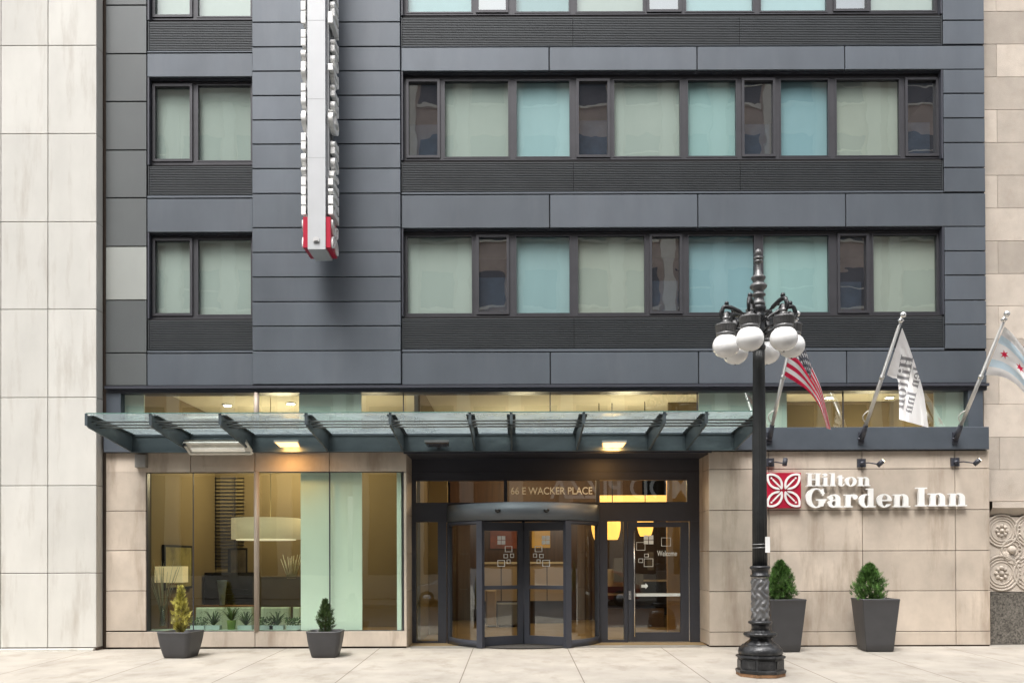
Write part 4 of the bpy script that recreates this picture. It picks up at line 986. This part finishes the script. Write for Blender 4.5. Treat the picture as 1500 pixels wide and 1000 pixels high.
for k in range(6):
    a=R(-90+30+60*k); rr=.505; gx,gy=lx+rr*math.cos(a),yl0+rr*math.sin(a); rad=Vector((math.cos(a),math.sin(a),0))
    # globe
    b=MB(); b.lathe((gx,gy,gzc),[(max(1e-3,.205*math.sin(math.pi*i/18)),-.188*math.cos(math.pi*i/18)) for i in range(17)],36); gl=b.build('globe',GLOBE,lamp)
    b=MB(); b.ball((gx,gy,gzc-.188),.014,n=8); b.build('globe_screw',FRAME,gl)
    cap=MB(); zc=gzc+.150
    cap.lathe((gx,gy,zc),[(.12,0),(.145,.012),(.145,.045),(.13,.05)],40)
    cap.lathe((gx,gy,zc+.05),[(.135,0),(.152,.01),(.158,.10),(.165,.115),(.15,.13),(.09,.15),(.05,.155)],96,mod=lambda an,z:1-.10*(.5+.5*math.cos(24*an)) if z<.11 else 1)
    cap.lathe((gx,gy,zc+.20),[(.07,0),(.075,.02),(.045,.04),(.06,.065),(.065,.08),(.04,.10),(.035,.16)],18); cp_=cap.build('globe_cap',CASTL,lamp)
    b=MB(); zc2=zc+.36; cc=Vector((gx,gy,zc2-.03))-rad*.015
    pts=[];rads=[]
    for i in range(26):                      # spiral scroll in the radial plane
        th=-.4+i*.30; r_=.015+.0036*i; pts.append(cc+rad*(-math.cos(th))*(-r_)*1.0*(1)+Vector((0,0,math.sin(th)*r_))); rads.append(.013+.0005*i)
    b.tube(pts,rads,8)
    hub_=Vector((lx,yl0,zl(468)))+rad*.07
    tp=cc+Vector((0,0,.12))
    arc_=[hub_+Vector((0,0,-.05)),hub_+rad*.07+Vector((0,0,.02)),hub_*.62+(tp-rad*.06)*.38,hub_*.3+(tp-rad*.06)*.7,tp-rad*.05-Vector((0,0,.005)),tp+rad*.04,tp+rad*.07-Vector((0,0,.06)),tp+rad*.06-Vector((0,0,.13)),cc+rad*.02-Vector((0,0,.10))]
    b.tube([tuple(interp([tuple(p) for p in arc_],i/32)) for i in range(33)],[.016]*4+[.022]*7+[.034]*9+[.032]*6+[.022]*7,10)
    b.ball(tuple(tp+Vector((0,0,.055))),.036,n=12)
    for q in (.3,.6,.9):
        pp=Vector(tuple(interp([tuple(p) for p in arc_[:5]],q))); b.ball(tuple(pp-Vector((0,0,.035))),.024,n=10)
    b.tube([Vector((lx,yl0,zl(490)))+rad*.09,Vector((lx,yl0,zl(482)))+rad*.22,Vector((gx,gy,zc+.12))-rad*.14],.02,8)
    b.build('arm',CAST,lamp)
nt_=thing('paper_notice','small white paper notice wired round the fluted lamp post','notice',(lx+.12,yl0,zl(806)))
b=MB(); px0,px1=X(1119.5,yl0-.13),X(1126.3,yl0-.13); b.box(px0,px1,yl0-.124,yl0-.12,zl(809),zl(786)); b.build('paper',mat('white_paper',(.8,.8,.78),.8),nt_)
b=MB()
for py in (796,801):
    b.tube([(lx+.118*math.cos(t_),yl0+.118*math.sin(t_),zl(py)-.01*math.sin(t_*.5)) for t_ in [i*2*math.pi/24 for i in range(25)]],.004,5)
b.build('wire',mat('grey_wire',(.5,.5,.5),.4,.6),nt_)

# ================================================================== PLANTERS AND SHRUBS
def planter(cx_,cy_,wt,wb,h,rot_,lab,grp,rnd=.16,flare=True):
    z0=G(cy_)
    t=thing('planter',lab,'planter',(cx_,cy_,z0),grp)
    def sq(w_,z,rn,n=5):
        pts=[]
        for q,(sx,sy) in enumerate(((1,1),(-1,1),(-1,-1),(1,-1))):
            for i in range(n+1):
                a=q*math.pi/2+i*math.pi/2/n; r_=rn*w_; pts.append((sx*(w_/2-r_)+r_*math.cos(a), sy*(w_/2-r_)+r_*math.sin(a)))
        return [(cx_+x*math.cos(rot_)-y*math.sin(rot_),cy_+x*math.sin(rot_)+y*math.cos(rot_),z0+z) for x,y in pts]
    rings=[]; rn=rnd
    rings.append(sq(wb*.94,0.004,rn)); rings.append(sq(wb,.02,rn))
    for i in range(1,7):
        f=i/6; bul=.02*math.sin(math.pi*f) if flare else 0; rings.append(sq(wb+(wt-wb)*f+bul,.02+(h-.05)*f,rn))
    rings.append(sq(wt+.012,h-.015,rn)); rings.append(sq(wt,h,rn)); rings.append(sq(wt-.07,h,rn)); rings.append(sq(wt-.08,h-.06,rn))
    b=MB(); n=len(rings[0]); vs=[p for r_ in rings for p in r_]
    fs=[(i*n+k,i*n+(k+1)%n,(i+1)*n+(k+1)%n,(i+1)*n+k) for i in range(len(rings)-1) for k in range(n)]
    b.add(vs,fs,0,.5,True); b.build('pot',POT,t)
    b=MB(); b.add(sq(wt-.082,h-.055,rn),[tuple(range(n))]); b.build('soil',SOIL,t)
    return z0+h
def shrub(cx_,cy_,z0,H_,W_,m_,lab,shape,n,leaf=.035,cat='shrub',seed=1):
    rnd=random.Random(seed)
    t=thing('thuja_shrub',lab,cat,(cx_,cy_,z0-.06),'evergreen shrubs in the planters')
    b=MB(); b.tube([(cx_,cy_,z0-.06),(cx_+.01,cy_,z0+H_*.35),(cx_,cy_,z0+H_*.85)],[.025,.018,.006],8)
    for i in range(14):
        a=rnd.uniform(0,6.28); zz=z0+H_*rnd.uniform(.05,.7); l=W_*.35*shape((zz-z0)/H_); b.tube([(cx_,cy_,zz),(cx_+l*math.cos(a),cy_+l*math.sin(a),zz+.09)],[.007,.003],5)
    b.build('trunk',BARK,t)
    f=MB()
    # sprays: vertical fan shaped sprigs of small scale leaves
    for i in range(n):
        h=rnd.random()**.85; a=rnd.uniform(0,6.283); lump=1+.24*math.sin(3*a+h*11+seed)+.20*math.sin(5*a-h*19+seed)+.12*math.sin(9*a+h*31)
        r=W_/2*shape(h)*lump*math.sqrt(rnd.uniform(.18,1)); p=Vector((cx_+r*math.cos(a),cy_+r*math.sin(a),z0+H_*h*.95))
        out=Vector((math.cos(a),math.sin(a),0)); d=(Vector((0,0,1))*rnd.uniform(.5,1.2)+out*rnd.uniform(.1,.9)+Vector((rnd.uniform(-.4,.4),rnd.uniform(-.4,.4),0))).normalized()
        sd=d.cross(Vector((rnd.uniform(-1,1),rnd.uniform(-1,1),.2))).normalized(); L_=leaf*rnd.uniform(.7,1.5); wv=rnd.random()
        for s_ in range(5):
            q=p+d*(L_*s_*.33); wd=L_*.52*(1-s_*.13)
            for sg in (-1,1):
                e=q+sd*sg*wd+d*wd*.8; f.add([q,q+d*.4*wd+sd*sg*wd*.15,e,q+sd*sg*wd*.75+d*wd*.1],[(0,3,2,1)],0,wv)
    f.build('foliage',m_,t)
for m_ in (LEAFG,LEAFD,LEAFY):   # give sprig-to-sprig colour differences
    N=m_.node_tree.nodes; L=m_.node_tree.links; bb=N['Principled BSDF']; src=bb.inputs['Base Color'].links[0].from_socket
    at=N.new('ShaderNodeAttribute'); at.attribute_name='var'; mr=N.new('ShaderNodeMapRange'); mr.inputs['To Min'].default_value=.45; mr.inputs['To Max'].default_value=1.7; L.new(at.outputs['Fac'],mr.inputs[0])
    mx=N.new('ShaderNodeMix'); mx.data_type='RGBA'; mx.blend_type='MULTIPLY'; mx.inputs[0].default_value=1; L.new(src,mx.inputs[6]); L.new(mr.outputs[0],mx.inputs[7]); L.new(mx.outputs[2],bb.inputs['Base Color'])
cone=lambda h:(.25+2.3*h if h<.28 else (1-h)*1.22+.02)
slim=lambda h:(.55+1.3*h if h<.3 else .94*(1-((h-.3)/.72)**1.6)+.04)
bush=lambda h:(.74+.9*h if h<.28 else max(.03,1-((h-.28)/.74)**2.1))
yp=-1.2
zt_=planter(X(265,yp,940),yp,.64,.47,.47,R(-7),'low charcoal square planter holding the golden shrub, leftmost planter','low planters under the lobby window')
shrub(X(265,yp,900),yp,zt_-.05,.86,.36,LEAFY,'yellow green conical shrub in the leftmost low planter',cone,820,.042,seed=3)
zt_=planter(X(477,yp,940),yp,.62,.46,.47,R(4),'low charcoal square planter holding the dark shrub under the mint glass panel','low planters under the lobby window')
shrub(X(476.5,yp,900),yp,zt_-.05,.62,.27,LEAFD,'small dark green conical shrub in the low planter under the mint panel',slim,1300,.032,seed=5)
yp=-.62
zt_=planter(X(1146,yp,920),yp,.68,.50,.98,R(3),'tall charcoal tapered planter partly behind the street lamp','tall planters by the stone wall',.04,False)
shrub(X(1143,yp,860),yp,zt_-.05,.76,.46,LEAFG,'bushy bright green shrub in the tall planter behind the street lamp',bush,2600,.038,seed=7)
zt_=planter(X(1282,yp,920),yp,.68,.50,.98,R(-3),'tall charcoal tapered planter standing alone by the stone wall','tall planters by the stone wall',.04,False)
shrub(X(1274,yp,860),yp,zt_-.05,.70,.50,LEAFG,'bushy bright green shrub in the tall planter standing alone by the stone wall',bush,2600,.038,seed=9)

# ================================================================== LOBBY INTERIOR
def at(px,py,y): return P(px,py,y)
def rect(mb,px0,px1,py0,py1,y,th=.03,m=0): mb.box(X(px0,y,py0),X(px1,y,py0),y,y+th,Z(py1,(px0+px1)/2,y),Z(py0,(px0+px1)/2,y),m)
# blind
t=thing('venetian_blind','dark slatted venetian blind on the back wall of the lobby','blind',tuple(at(328,698,4.9)))
b=MB()
n=26
for i in range(n):
    z0=Z(700+i*5.15,328,5.1); b.box(X(303,5.1),X(356,5.1),5.15,5.19,z0-.016,z0+.016)
b.build('slat_stack',mat('dark_slat',(.02,.014,.008),.6),t)
b=MB(); rect(b,303.5,355.5,699,836,5.192,.006); b.build('backing',mat('wall_light_board',(.34,.27,.14),.9),t)  # added paler board imitates light on the shaded wall behind the slats
b=MB()
for px in (316,344): rect(b,px-.6,px+.6,698,835,5.13,.01)
b.build('ladder_tape',BACK,t)
t=thing('cabinet','black glossy cabinet below the blind in the lobby','cabinet',(X(336,4.2),4.2,0))
b=MB(); b.box(X(299,4.2),X(370,4.2),4.2,4.8,.014,Z(838,336,4.2)); b.build('body',mat('black_gloss',(.006,.006,.007),.25),t)
b=MB()
for k in range(5): b.box(X(322,4.2),X(362,4.2),4.185,4.199,.5+k*.13,.5+k*.13+.012)
b.build('door_panel',mat('black_trim',(.02,.02,.025),.3),t)
t=thing('framed_poster','framed portrait poster leaning in front of the black cabinet','poster',tuple(at(347,860,3.4)))
b=MB(); rect(b,333.5,362,802,838,3.4,.03); b.build('frame',BACK,t)
b=MB(); rect(b,338,360,805,838,3.385,.01); b.build('print',mat('brown_print',(.13,.10,.07),.5,0,.6,3),t)
t=thing('glass_vase','clear pale blue glass vase on the bar cabinet','vase',tuple(at(325,886,3.2)))
b=MB(); zb_=Z(886,325,3.2)
b.lathe((X(325,3.2),3.2,zb_),[(.06,0),(.065,.02),(.08,.3),(.115,.56),(.12,.58),(.105,.57),(.07,.3),(.055,.03)],20); b.build('glass_body',mat('smoky_blue_glass',(.20,.27,.31),.1,0,.3,3),t)
b=MB(); b.box(X(292,3.2),X(372,3.2),3.0,3.5,zb_-.06,zb_-.005); b.box(X(295,3.2),X(298,3.2),3.05,3.1,.014,zb_-.06); b.box(X(368,3.2),X(371,3.2),3.05,3.1,.014,zb_-.06)
o=b.build('console_table',mat('amber_wood',(.26,.13,.05),.5,0,.2,5)); tag(o,'amber wood console table under the glass vase','table')
# art on the wall
t=thing('framed_picture','large framed abstract picture on the left lobby wall','picture',(ix0+.1,2.6,1.1))
b=MB(); b.box(ix0+.101,ix0+.16,1.83,3.45,1.08,2.07); b.build('frame',BACK,t)
b=MB(); b.box(ix0+.161,ix0+.164,1.90,3.38,1.13,2.02); b.build('canvas',mat('abstract_canvas',(.30,.26,.10),.7,0,.6,1.4,dark=(.05,.08,.08),darkamt=1,darkscale=1.3,darkstretch=(1,1,1)),t)
# table lamp
yt_=1.6; c=at(251,852,yt_)
t=thing('table_lamp','lit table lamp with a wide cream rectangular shade on timber legs','lamp',(c.x,yt_,Z(915,251,yt_)))
b=MB(); x0,x1=X(231,yt_,840),X(271.5,yt_,840); b.box(x0,x1,yt_-.16,yt_+.16,Z(852.5,251,yt_),Z(829,251,yt_)); b.build('lamp_shade',mat('lit_cream_shade',(.85,.70,.42),.8,emit=.22,emitcol=(1,.78,.42)),t)
b=MB(); zz=Z(852.5,251,yt_)
for dx in (-.09,.09): b.box(c.x+.03+dx-.012,c.x+.03+dx+.012,yt_-.02,yt_+.02,Z(920,251,yt_),zz-.03)
b.box(c.x+.03-.102,c.x+.03+.102,yt_-.02,yt_+.02,zz-.055,zz-.03); b.tube([(c.x+.03,yt_,zz-.03),(c.x+.03,yt_,zz+.05)],.02,8); b.build('leg_frame',mat('amber_wood',(.26,.13,.05)),t)
# reeds
t=thing('reed_vase','tall glass vase of long dried pale reeds beside the table lamp','vase',tuple(at(242,916,.8)))
b=MB(); zb_=Z(917,238,.8); cx_=X(238,.8,900)
b.lathe((cx_,.8,zb_),[(.07,0),(.075,.02),(.05,.2),(.045,.42),(.04,.42),(.045,.2),(.06,.03)],18); b.build('glass_body',glass('reed_glass',(.82,.86,.8),.1),t)
b=MB(); rn=random.Random(4)
for i in range(26):
    a=rn.uniform(-.26,.30); bb=rn.uniform(-.15,.15); L_=rn.uniform(.9,1.35); p0=Vector((cx_+rn.uniform(-.03,.03),.8,zb_+.03))
    b.tube([p0,p0+Vector((a*.5*L_*.8,bb*.4,L_*.5)),p0+Vector((a*L_,bb,L_))],[.005,.006,.003],5,a=rn.random())
b.build('reeds',mat('dried_reed',(.42,.40,.26),.8,attr=.4),t)
# pendant
yp_=2.6; c=at(390,775,yp_); r_=49/(FPX/(17+yp_))
t=thing('drum_pendant','large cream drum pendant lamp hanging in the lobby window','lamp',(c.x,yp_,c.z))
b=MB(); zt_,zb_=Z(759,390,yp_),Z(789.5,390,yp_); b.lathe((c.x,yp_,zb_),[(r_*.9,0.0),(r_,0),(r_,zt_-zb_),(r_*.97,zt_-zb_)],48); b.build('lamp_shade',mat('lit_ivory_shade',(.80,.72,.50),.8,0,.05,1,(1,1,.2),emit=.12,emitcol=(1,.82,.5)),t)
b=MB(); b.lathe((c.x,yp_,zb_-.02),[(r_*.3,0),(r_*.86,0),(r_*.86,.02),(r_*.3,.02)],40); b.build('diffuser',mat('lit_diffuser',(.9,.85,.7),.6,emit=.35,emitcol=(1,.88,.62)),t)
b=MB(); b.tube([(X(396,yp_),yp_,zt_-.05),(X(396,yp_),yp_,5.38)],.009,6); b.build('cord',mat('white_cord',(.6,.55,.42),.6),t)
# reeds in wall vase
t=thing('dried_grass_bunch','small bunch of pale dried grass standing on the partition ledge','dried grass',tuple(at(427,846,3.65)))
b=MB(); p0=at(427,839,3.6)
for i in range(11):
    a=(i-5)*.045; b.tube([p0+Vector((a*.4,0,-.12)),p0+Vector((a*1.1,rn.uniform(-.05,.05),rn.uniform(.3,.46)))],[.014,.006],5)
b.build('stems',mat('pale_grass',(.55,.55,.42),.8),t)
# bench with upholstered back
yb_=.95
t=thing('upholstered_bench','pale green upholstered bench back running along the lobby window','bench',(X(365,yb_),yb_,0))
FAB=mat('pale_green_fabric',(.50,.56,.40),.9,0,.22,2.5,(5,1,.3))
for a_,b_ in ((286,369),(381,423),(428,439)):
    b=MB(); x0,x1=X(a_,yb_),X(b_,yb_); b.panel(x0,x1,.3,Z(889,365,yb_),yb_,.14,.025); b.build('backrest',FAB,t)
b=MB(); b.box(X(286,yb_),X(439,yb_),yb_+.15,yb_+.6,.014,.48); b.build('seat',FAB,t)
# sill plants
YS=.42
def sill_plant(px,kind,lab,seed):
    rn=random.Random(seed); zb_=Z(921,px,YS); x_=X(px,YS,900)
    t=thing('potted_plant',lab,'potted plant',(x_,YS,zb_),'green plants along the inside of the lobby window')
    b=MB()
    if kind=='pot': b.lathe((x_,YS,zb_),[(.07,0),(.09,.17),(.095,.18),(.08,.18),(.07,.14)],20); b.build('pot',mat('lime_pot',(.25,.36,.10),.5),t); zt=zb_+.16
    else: b.box(x_-.14,x_+.14,YS-.08,YS+.08,zb_,zb_+.08); b.build('trough',mat('pale_blue_trough',(.42,.52,.52),.6),t); zt=zb_+.07
    f=MB()
    if kind in ('pot','fern'):
        for i in range(40):
            a=rn.uniform(0,6.28); L_=rn.uniform(.20,.40); up_=rn.uniform(.10,.30); sd=Vector((-math.sin(a),math.cos(a),0)); o_=Vector((math.cos(a),math.sin(a)*.6,0)); pr_=None; wv=rn.random()
            for k in range(7):
                u=k/6; p=Vector((x_,YS,zt))+o_*L_*u+Vector((0,0,up_*math.sin(u*2.2))); w_=.012*(1-u)+.002
                if pr_: f.add([pr_[0]-sd*pr_[1],pr_[0]+sd*pr_[1],p+sd*w_,p-sd*w_],[(0,1,2,3)],0,wv)
                pr_=(p,w_)
    else:
        for i in range(140):
            p=Vector((x_+rn.uniform(-.16,.16),YS+rn.uniform(-.08,.08),zt+rn.uniform(0,.17))); a=rn.uniform(0,6.28); s_=.022
            u_=Vector((math.cos(a),math.sin(a)*.4,rn.uniform(-.4,.4)))*s_; v_=Vector((-math.sin(a)*.3,.3,1)).normalized()*s_; f.add([p-u_,p-v_*.7,p+u_,p+v_],[(0,1,2,3)],0,rn.random())
    f.build('leaves',LEAFD,t)
for i,(px,k,lab) in enumerate(((291,'leafy','low leafy plant in a pale trough, next to the golden shrub'),(313,'fern','arching leaf plant in a pale trough left of the lime pot'),(339,'pot','spider plant in a lime green pot'),(360,'fern','arching leaf plant between the lime pot and the window post'),
                           (391,'leafy','low leafy plant just right of the window post'),(406,'fern','spiky leaf plant in a pale trough right of the window post'),(431,'leafy','low leafy plant beside the mint glass panel'))):
    sill_plant(px,k,lab,20+i)
# window sill shelf inside
b=MB(); b.box(X(219,.5),X(440,.5),.2,.62,Z(921,330,.42)-.05,Z(921,330,.42)-.003); b.build('inner_sill',mat('green_white_sill',(.40,.48,.40),.4),hotel)

# reception side
yc=6.2
t=thing('reception_counter','pale panelled reception counter deep in the lobby behind the revolving door','counter',(X(765,yc),yc,0))
b=MB(); b.box(X(706,yc),X(828,yc),yc,yc+.8,.62,Z(825.5,765,yc)); b.build('front',mat('cream_counter',(.36,.27,.17),.5,0,.06,1),t)
b=MB(); b.box(X(704,yc),X(830,yc),yc-.05,yc+.85,Z(825.5,765,yc)+.001,Z(822.5,765,yc)); b.build('top',mat('pale_counter_top',(.6,.52,.38),.3),t)
b=MB(); b.box(X(708,yc),X(826,yc),yc+.12,yc+.7,.014,.619); b.build('base',mat('dark_chocolate',(.035,.020,.012),.4,0,.3,2),t)
b=MB()
for px in (733,771,800): b.box(X(px,yc)-.01,X(px,yc)+.01,yc-.012,yc-.001,.63,Z(829,765,yc))
b.build('panel_joint',BACK,t)
for px,w_,h_,lab in ((747,.36,.62,'grey block added as a reflection before the reception counter, left of centre'),(722,.20,.95,'slim cream pedestal before the reception counter, seen through the left door wing')):  # the grey block is added to imitate a reflection in the door glass
    y_=5.0; x_=X(px,y_); t=thing('reflection_block' if w_>.3 else 'pedestal',lab,'reflection_block' if w_>.3 else 'pedestal',(x_,y_,.014))
    b=MB(); b.panel(x_-w_,x_+w_ if w_>.3 else x_+w_*.3,.06,h_,y_,.5,.03); b.build('body',mat('reflection_grey',(.20,.21,.23),.8) if w_>.3 else mat('cream_counter',(.36,.27,.17)),t)
    b=MB(); b.box(x_-w_+.04,x_+w_*.25,y_+.06,y_+.4,.014,.059); b.build('foot',BACK,t)
t=thing('wall_art','orange and teal wall art, faint glow added, behind the reception counter','picture',tuple(at(737,790,7.5)))
b=MB(); rect(b,718,757,777,803,7.54,.05); b.build('canvas',mat('orange_teal_art',(.20,.05,.03),.6,0,.5,1.6,dark=(.01,.06,.08),darkamt=1,darkscale=1.1,darkstretch=(1,1,1),emit=.02,emitcol=(.5,.12,.04)),t)  # plain canvas given a faint emission in its material, not a light source
t=thing('wall_art','yellow square wall art behind the reception counter','picture',tuple(at(793,789,7.5)))
b=MB(); rect(b,779,806,777,802,7.54,.05); b.build('canvas',mat('yellow_art',(.50,.30,.07),.6,0,.25,1.2,emit=.06,emitcol=(1,.5,.1)),t)  # picture is no lamp; a faint yellow emission is added
for i,(px,lab) in enumerate(((877,'amber glass pendant lamp nearest the revolving door'),(896,'amber glass pendant lamp in the middle of three by the entrance door'),(944,'amber glass pendant lamp seen through the entrance door'))):
    y_=3.2 if i==2 else 3.4; k=FPX/(17+y_); zt=Z(757,px,y_); zb_=Z(790 if i!=2 else 785,px,y_); r_=12/k
    t=thing('pendant_lamp',lab,'lamp',(X(px,y_),y_,zb_),'amber pendant lamps by the entrance')
    H_=zt-zb_; b=MB(); b.lathe((X(px,y_),y_,zb_),[(r_*.62,0),(r_*.8,H_*.15),(r_*.97,H_*.45),(r_,H_*.7),(r_*.9,H_)],28); b.build('lamp_shade',mat('lit_amber_shade',(.9,.55,.15),.5,emit=1.1,emitcol=(1,.52,.10)),t)
    b=MB(); b.tube([(X(px,y_),y_,zt),(X(px,y_),y_,5.38)],.01,6); b.build('cord',BACK,t)
t=thing('service_station','dark coffee station with stacked shelves behind the entrance door','counter',(X(950,5),5,0))
b=MB(); b.box(X(884,5.2),X(976,5.2),5.2,5.8,.5,3.0); b.build('cupboard',mat('dark_chocolate',(.035,.020,.012),.4,0,.3,2),t)
b=MB(); b.box(X(884,5),X(972,5),4.8,5.19,Z(868,950,5)-.05,Z(868,950,5)); b.box(X(938,5),X(974,5),4.7,5.19,Z(848.5,950,5)-.04,Z(848.5,950,5)); b.box(X(884,5),X(915,5),4.75,5.19,Z(858,900,5),Z(833,900,5)); b.build('shelf',mat('pale_shelf',(.45,.38,.28),.4),t)
b=MB(); b.box(X(886,5),X(970,5),4.9,5.18,.014,.48); b.build('base',mat('brown_base',(.12,.07,.035),.5),t)
b=MB(); b.box(X(898,4.4),X(914,4.4),4.4,4.7,1.15,1.75); b.box(X(946,4.6),X(955,4.6),4.5,4.7,1.45,1.9); b.box(X(925,4.6),X(940,4.6),4.5,4.7,1.0,1.35); o=b.build('coffee_urn',mat('steel_urn',(.3,.3,.31),.25,.7)); tag(o,'steel coffee urns standing on the station','urn')
t=thing('notice_stand','small white and red notice on a thin stand behind the entrance door','stand',tuple(at(983,870,3.0)))
b=MB(); c=at(984,858,3.0); b.tube([(c.x,3,.014),(c.x,3,c.z)],.012,6); b.build('post',CHROME,t)
b=MB(); c2=at(981,858,2.98); b.ball((c2.x,2.96,c2.z),.05,n=12); b.build('red_disc',RED,t)
# warm panel wall right of the door, side wall opening
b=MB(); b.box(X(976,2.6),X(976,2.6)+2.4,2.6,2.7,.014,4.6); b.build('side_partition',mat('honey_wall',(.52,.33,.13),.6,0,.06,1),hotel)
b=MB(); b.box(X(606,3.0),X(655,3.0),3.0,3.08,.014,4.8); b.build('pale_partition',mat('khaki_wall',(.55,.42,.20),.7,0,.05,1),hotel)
# bright cove
cv=thing('cove_light','long lit amber ceiling cove seen through the right transom','ceiling light',(X(940,6),6,3.4))
b=MB(); b.box(X(872,6.0),X(1010,6.0),6.0,6.05,Z(734,940,6.0)-.1,Z(725,940,6.0)); b.build('light_band',mat('lit_cove',(.9,.6,.25),.6,0,.15,1.2,emit=.75,emitcol=(1,.60,.16)),cv)
# downlights in the lobby ceiling
dl=[(333,591),(426,589),(1181,599),(1262,599),(1214,583),(1303,583),(250,583),(520,596)]
proto=None
dlab=('first lit round downlight, behind the left end of the canopy','lit round downlight left of the mint clerestory panel above the lobby window','lit round downlight low in the clerestory beside the striped flag','lit round downlight low in the clerestory left of the middle flagpole','lit round downlight high in the clerestory between the striped flag and the middle flagpole','lit round downlight in the clerestory beside the white lettered flag','lit round downlight nearest the left end mint clerestory panel','lit round downlight behind the mint clerestory panel over the lobby window')
for i,(px,py) in enumerate(dl):
    dd=(5.39-1.71)/((820+4*0-py)/FPX)-17
    c=P(px,py,dd)
    if proto is None:
        proto=thing('downlight','lit round downlight in the lobby ceiling','downlight',(c.x,dd,5.39),'round downlights in the lobby ceiling')
        b=MB(); b.lathe((c.x,dd,5.37),[(.05,0),(.11,0),(.115,.018),(.05,.018)],20); b.build('trim_ring',mat('white_ring',(.7,.7,.65),.5),proto)
        b=MB(); b.lathe((c.x,dd,5.375),[(.005,-.018),(.09,-.016),(.09,-.006),(.005,-.006)],20); b.build('lens',mat('lit_white_lens',(.9,.85,.7),.5,emit=14,emitcol=(1,.9,.7)),proto)
    else:
        o=copy_tree(proto); o.location=(c.x,dd,5.39)
    (o if i else proto)['label']=dlab[i]
for i,(x_,y_,e_) in enumerate(((-5.6,3.2,125),(-3.2,2.2,40),(.2,4.0,75),(2.6,2.6,100),(5.5,2.0,90),(8,2.0,70))):  # added point lamps hung below the ceiling to brighten lobby walls and ceiling
    l_=bpy.data.lights.new('lobby_fill_lamp','POINT'); l_.energy=e_*.8; l_.shadow_soft_size=.3; l_.color=(1,.80,.52)
    o=bpy.data.objects.new('lobby_fill_lamp',l_); col.objects.link(o); o.location=(x_,y_+.6,3.9)
# ================================================================== CARS across the street (mirrored in the doors)
def car(x0,col_,lab):
    y0,y1=-19.7,-17.95; zr=-.25; t=thing('parked_car',lab,'car',(x0+2.15,(y0+y1)/2,zr),'cars parked along the far kerb')
    body=[(0,.32),(0,.75),(.12,.86),(1.0,.98),(1.1,1.0),(3.9,1.0),(4.25,.92),(4.32,.6),(4.28,.32)]
    cab=[(.95,.97),(1.65,1.44),(2.0,1.50),(3.1,1.50),(3.6,1.38),(4.05,.98)]
    def loft(prof,secs,m=0,mb=None):
        n=len(prof); vs=[];fs=[]
        for (y,k,dz) in secs:
            for (px,pz) in prof: vs.append((x0+2.15+(px-2.15)*k,y,zr+pz-dz))
        for i in range(len(secs)-1):
            for j in range(n): fs.append((i*n+j,i*n+(j+1)%n,(i+1)*n+(j+1)%n,(i+1)*n+j))
        fs += [tuple(range(n-1,-1,-1)),tuple((len(secs)-1)*n+j for j in range(n))]
        mb.add(vs,fs,m,.5)
    b=MB(); loft(body,[(y0,.97,.03),(y0+.12,1,0),(y1-.12,1,0),(y1,.97,.03)],0,b)
    loft(cab,[(y0+.22,.93,.05),(y0+.32,.98,0),(y1-.32,.98,0),(y1-.22,.93,.05)],0,b); b.build('body',mat('car_paint_'+lab.split()[0],col_,.25,.1,0,coat=.6),t)
    for yy_,sg in ((y1,1),(y0,-1)):
        b=MB(); yq=yy_-sg*.20
        for pts in (((1.25,1.02),(1.78,1.40),(2.45,1.43),(2.45,1.02)),((2.55,1.02),(2.55,1.43),(3.1,1.42),(3.8,1.04))):
            b.add([(x0+p[0],yq,zr+p[1]) for p in pts],[(0,1,2,3)])
        b.build('side_window',OW,t)
    for wx in (.85,3.45):
        for yy_ in (y0+.12,y1-.12):
            b=MB(); b.tube([(x0+wx,yy_-.12,zr+.33),(x0+wx,yy_+.13,zr+.33)],.33,24); w_=b.build('wheel',BACK,t)
            b=MB(); b.tube([(x0+wx,yy_-.13,zr+.33),(x0+wx,yy_+.14,zr+.33)],.2,12); b.build('rim',CHROME,w_)
car(-4.6,(.7,.7,.7),'white hatchback car parked across the street, mirrored in the revolving door')
car(1.0,(.35,.03,.03),'red hatchback car parked across the street, mirrored in the entrance doors')
for o in bpy.data.objects:
    if '_o' in o: del o['_o']
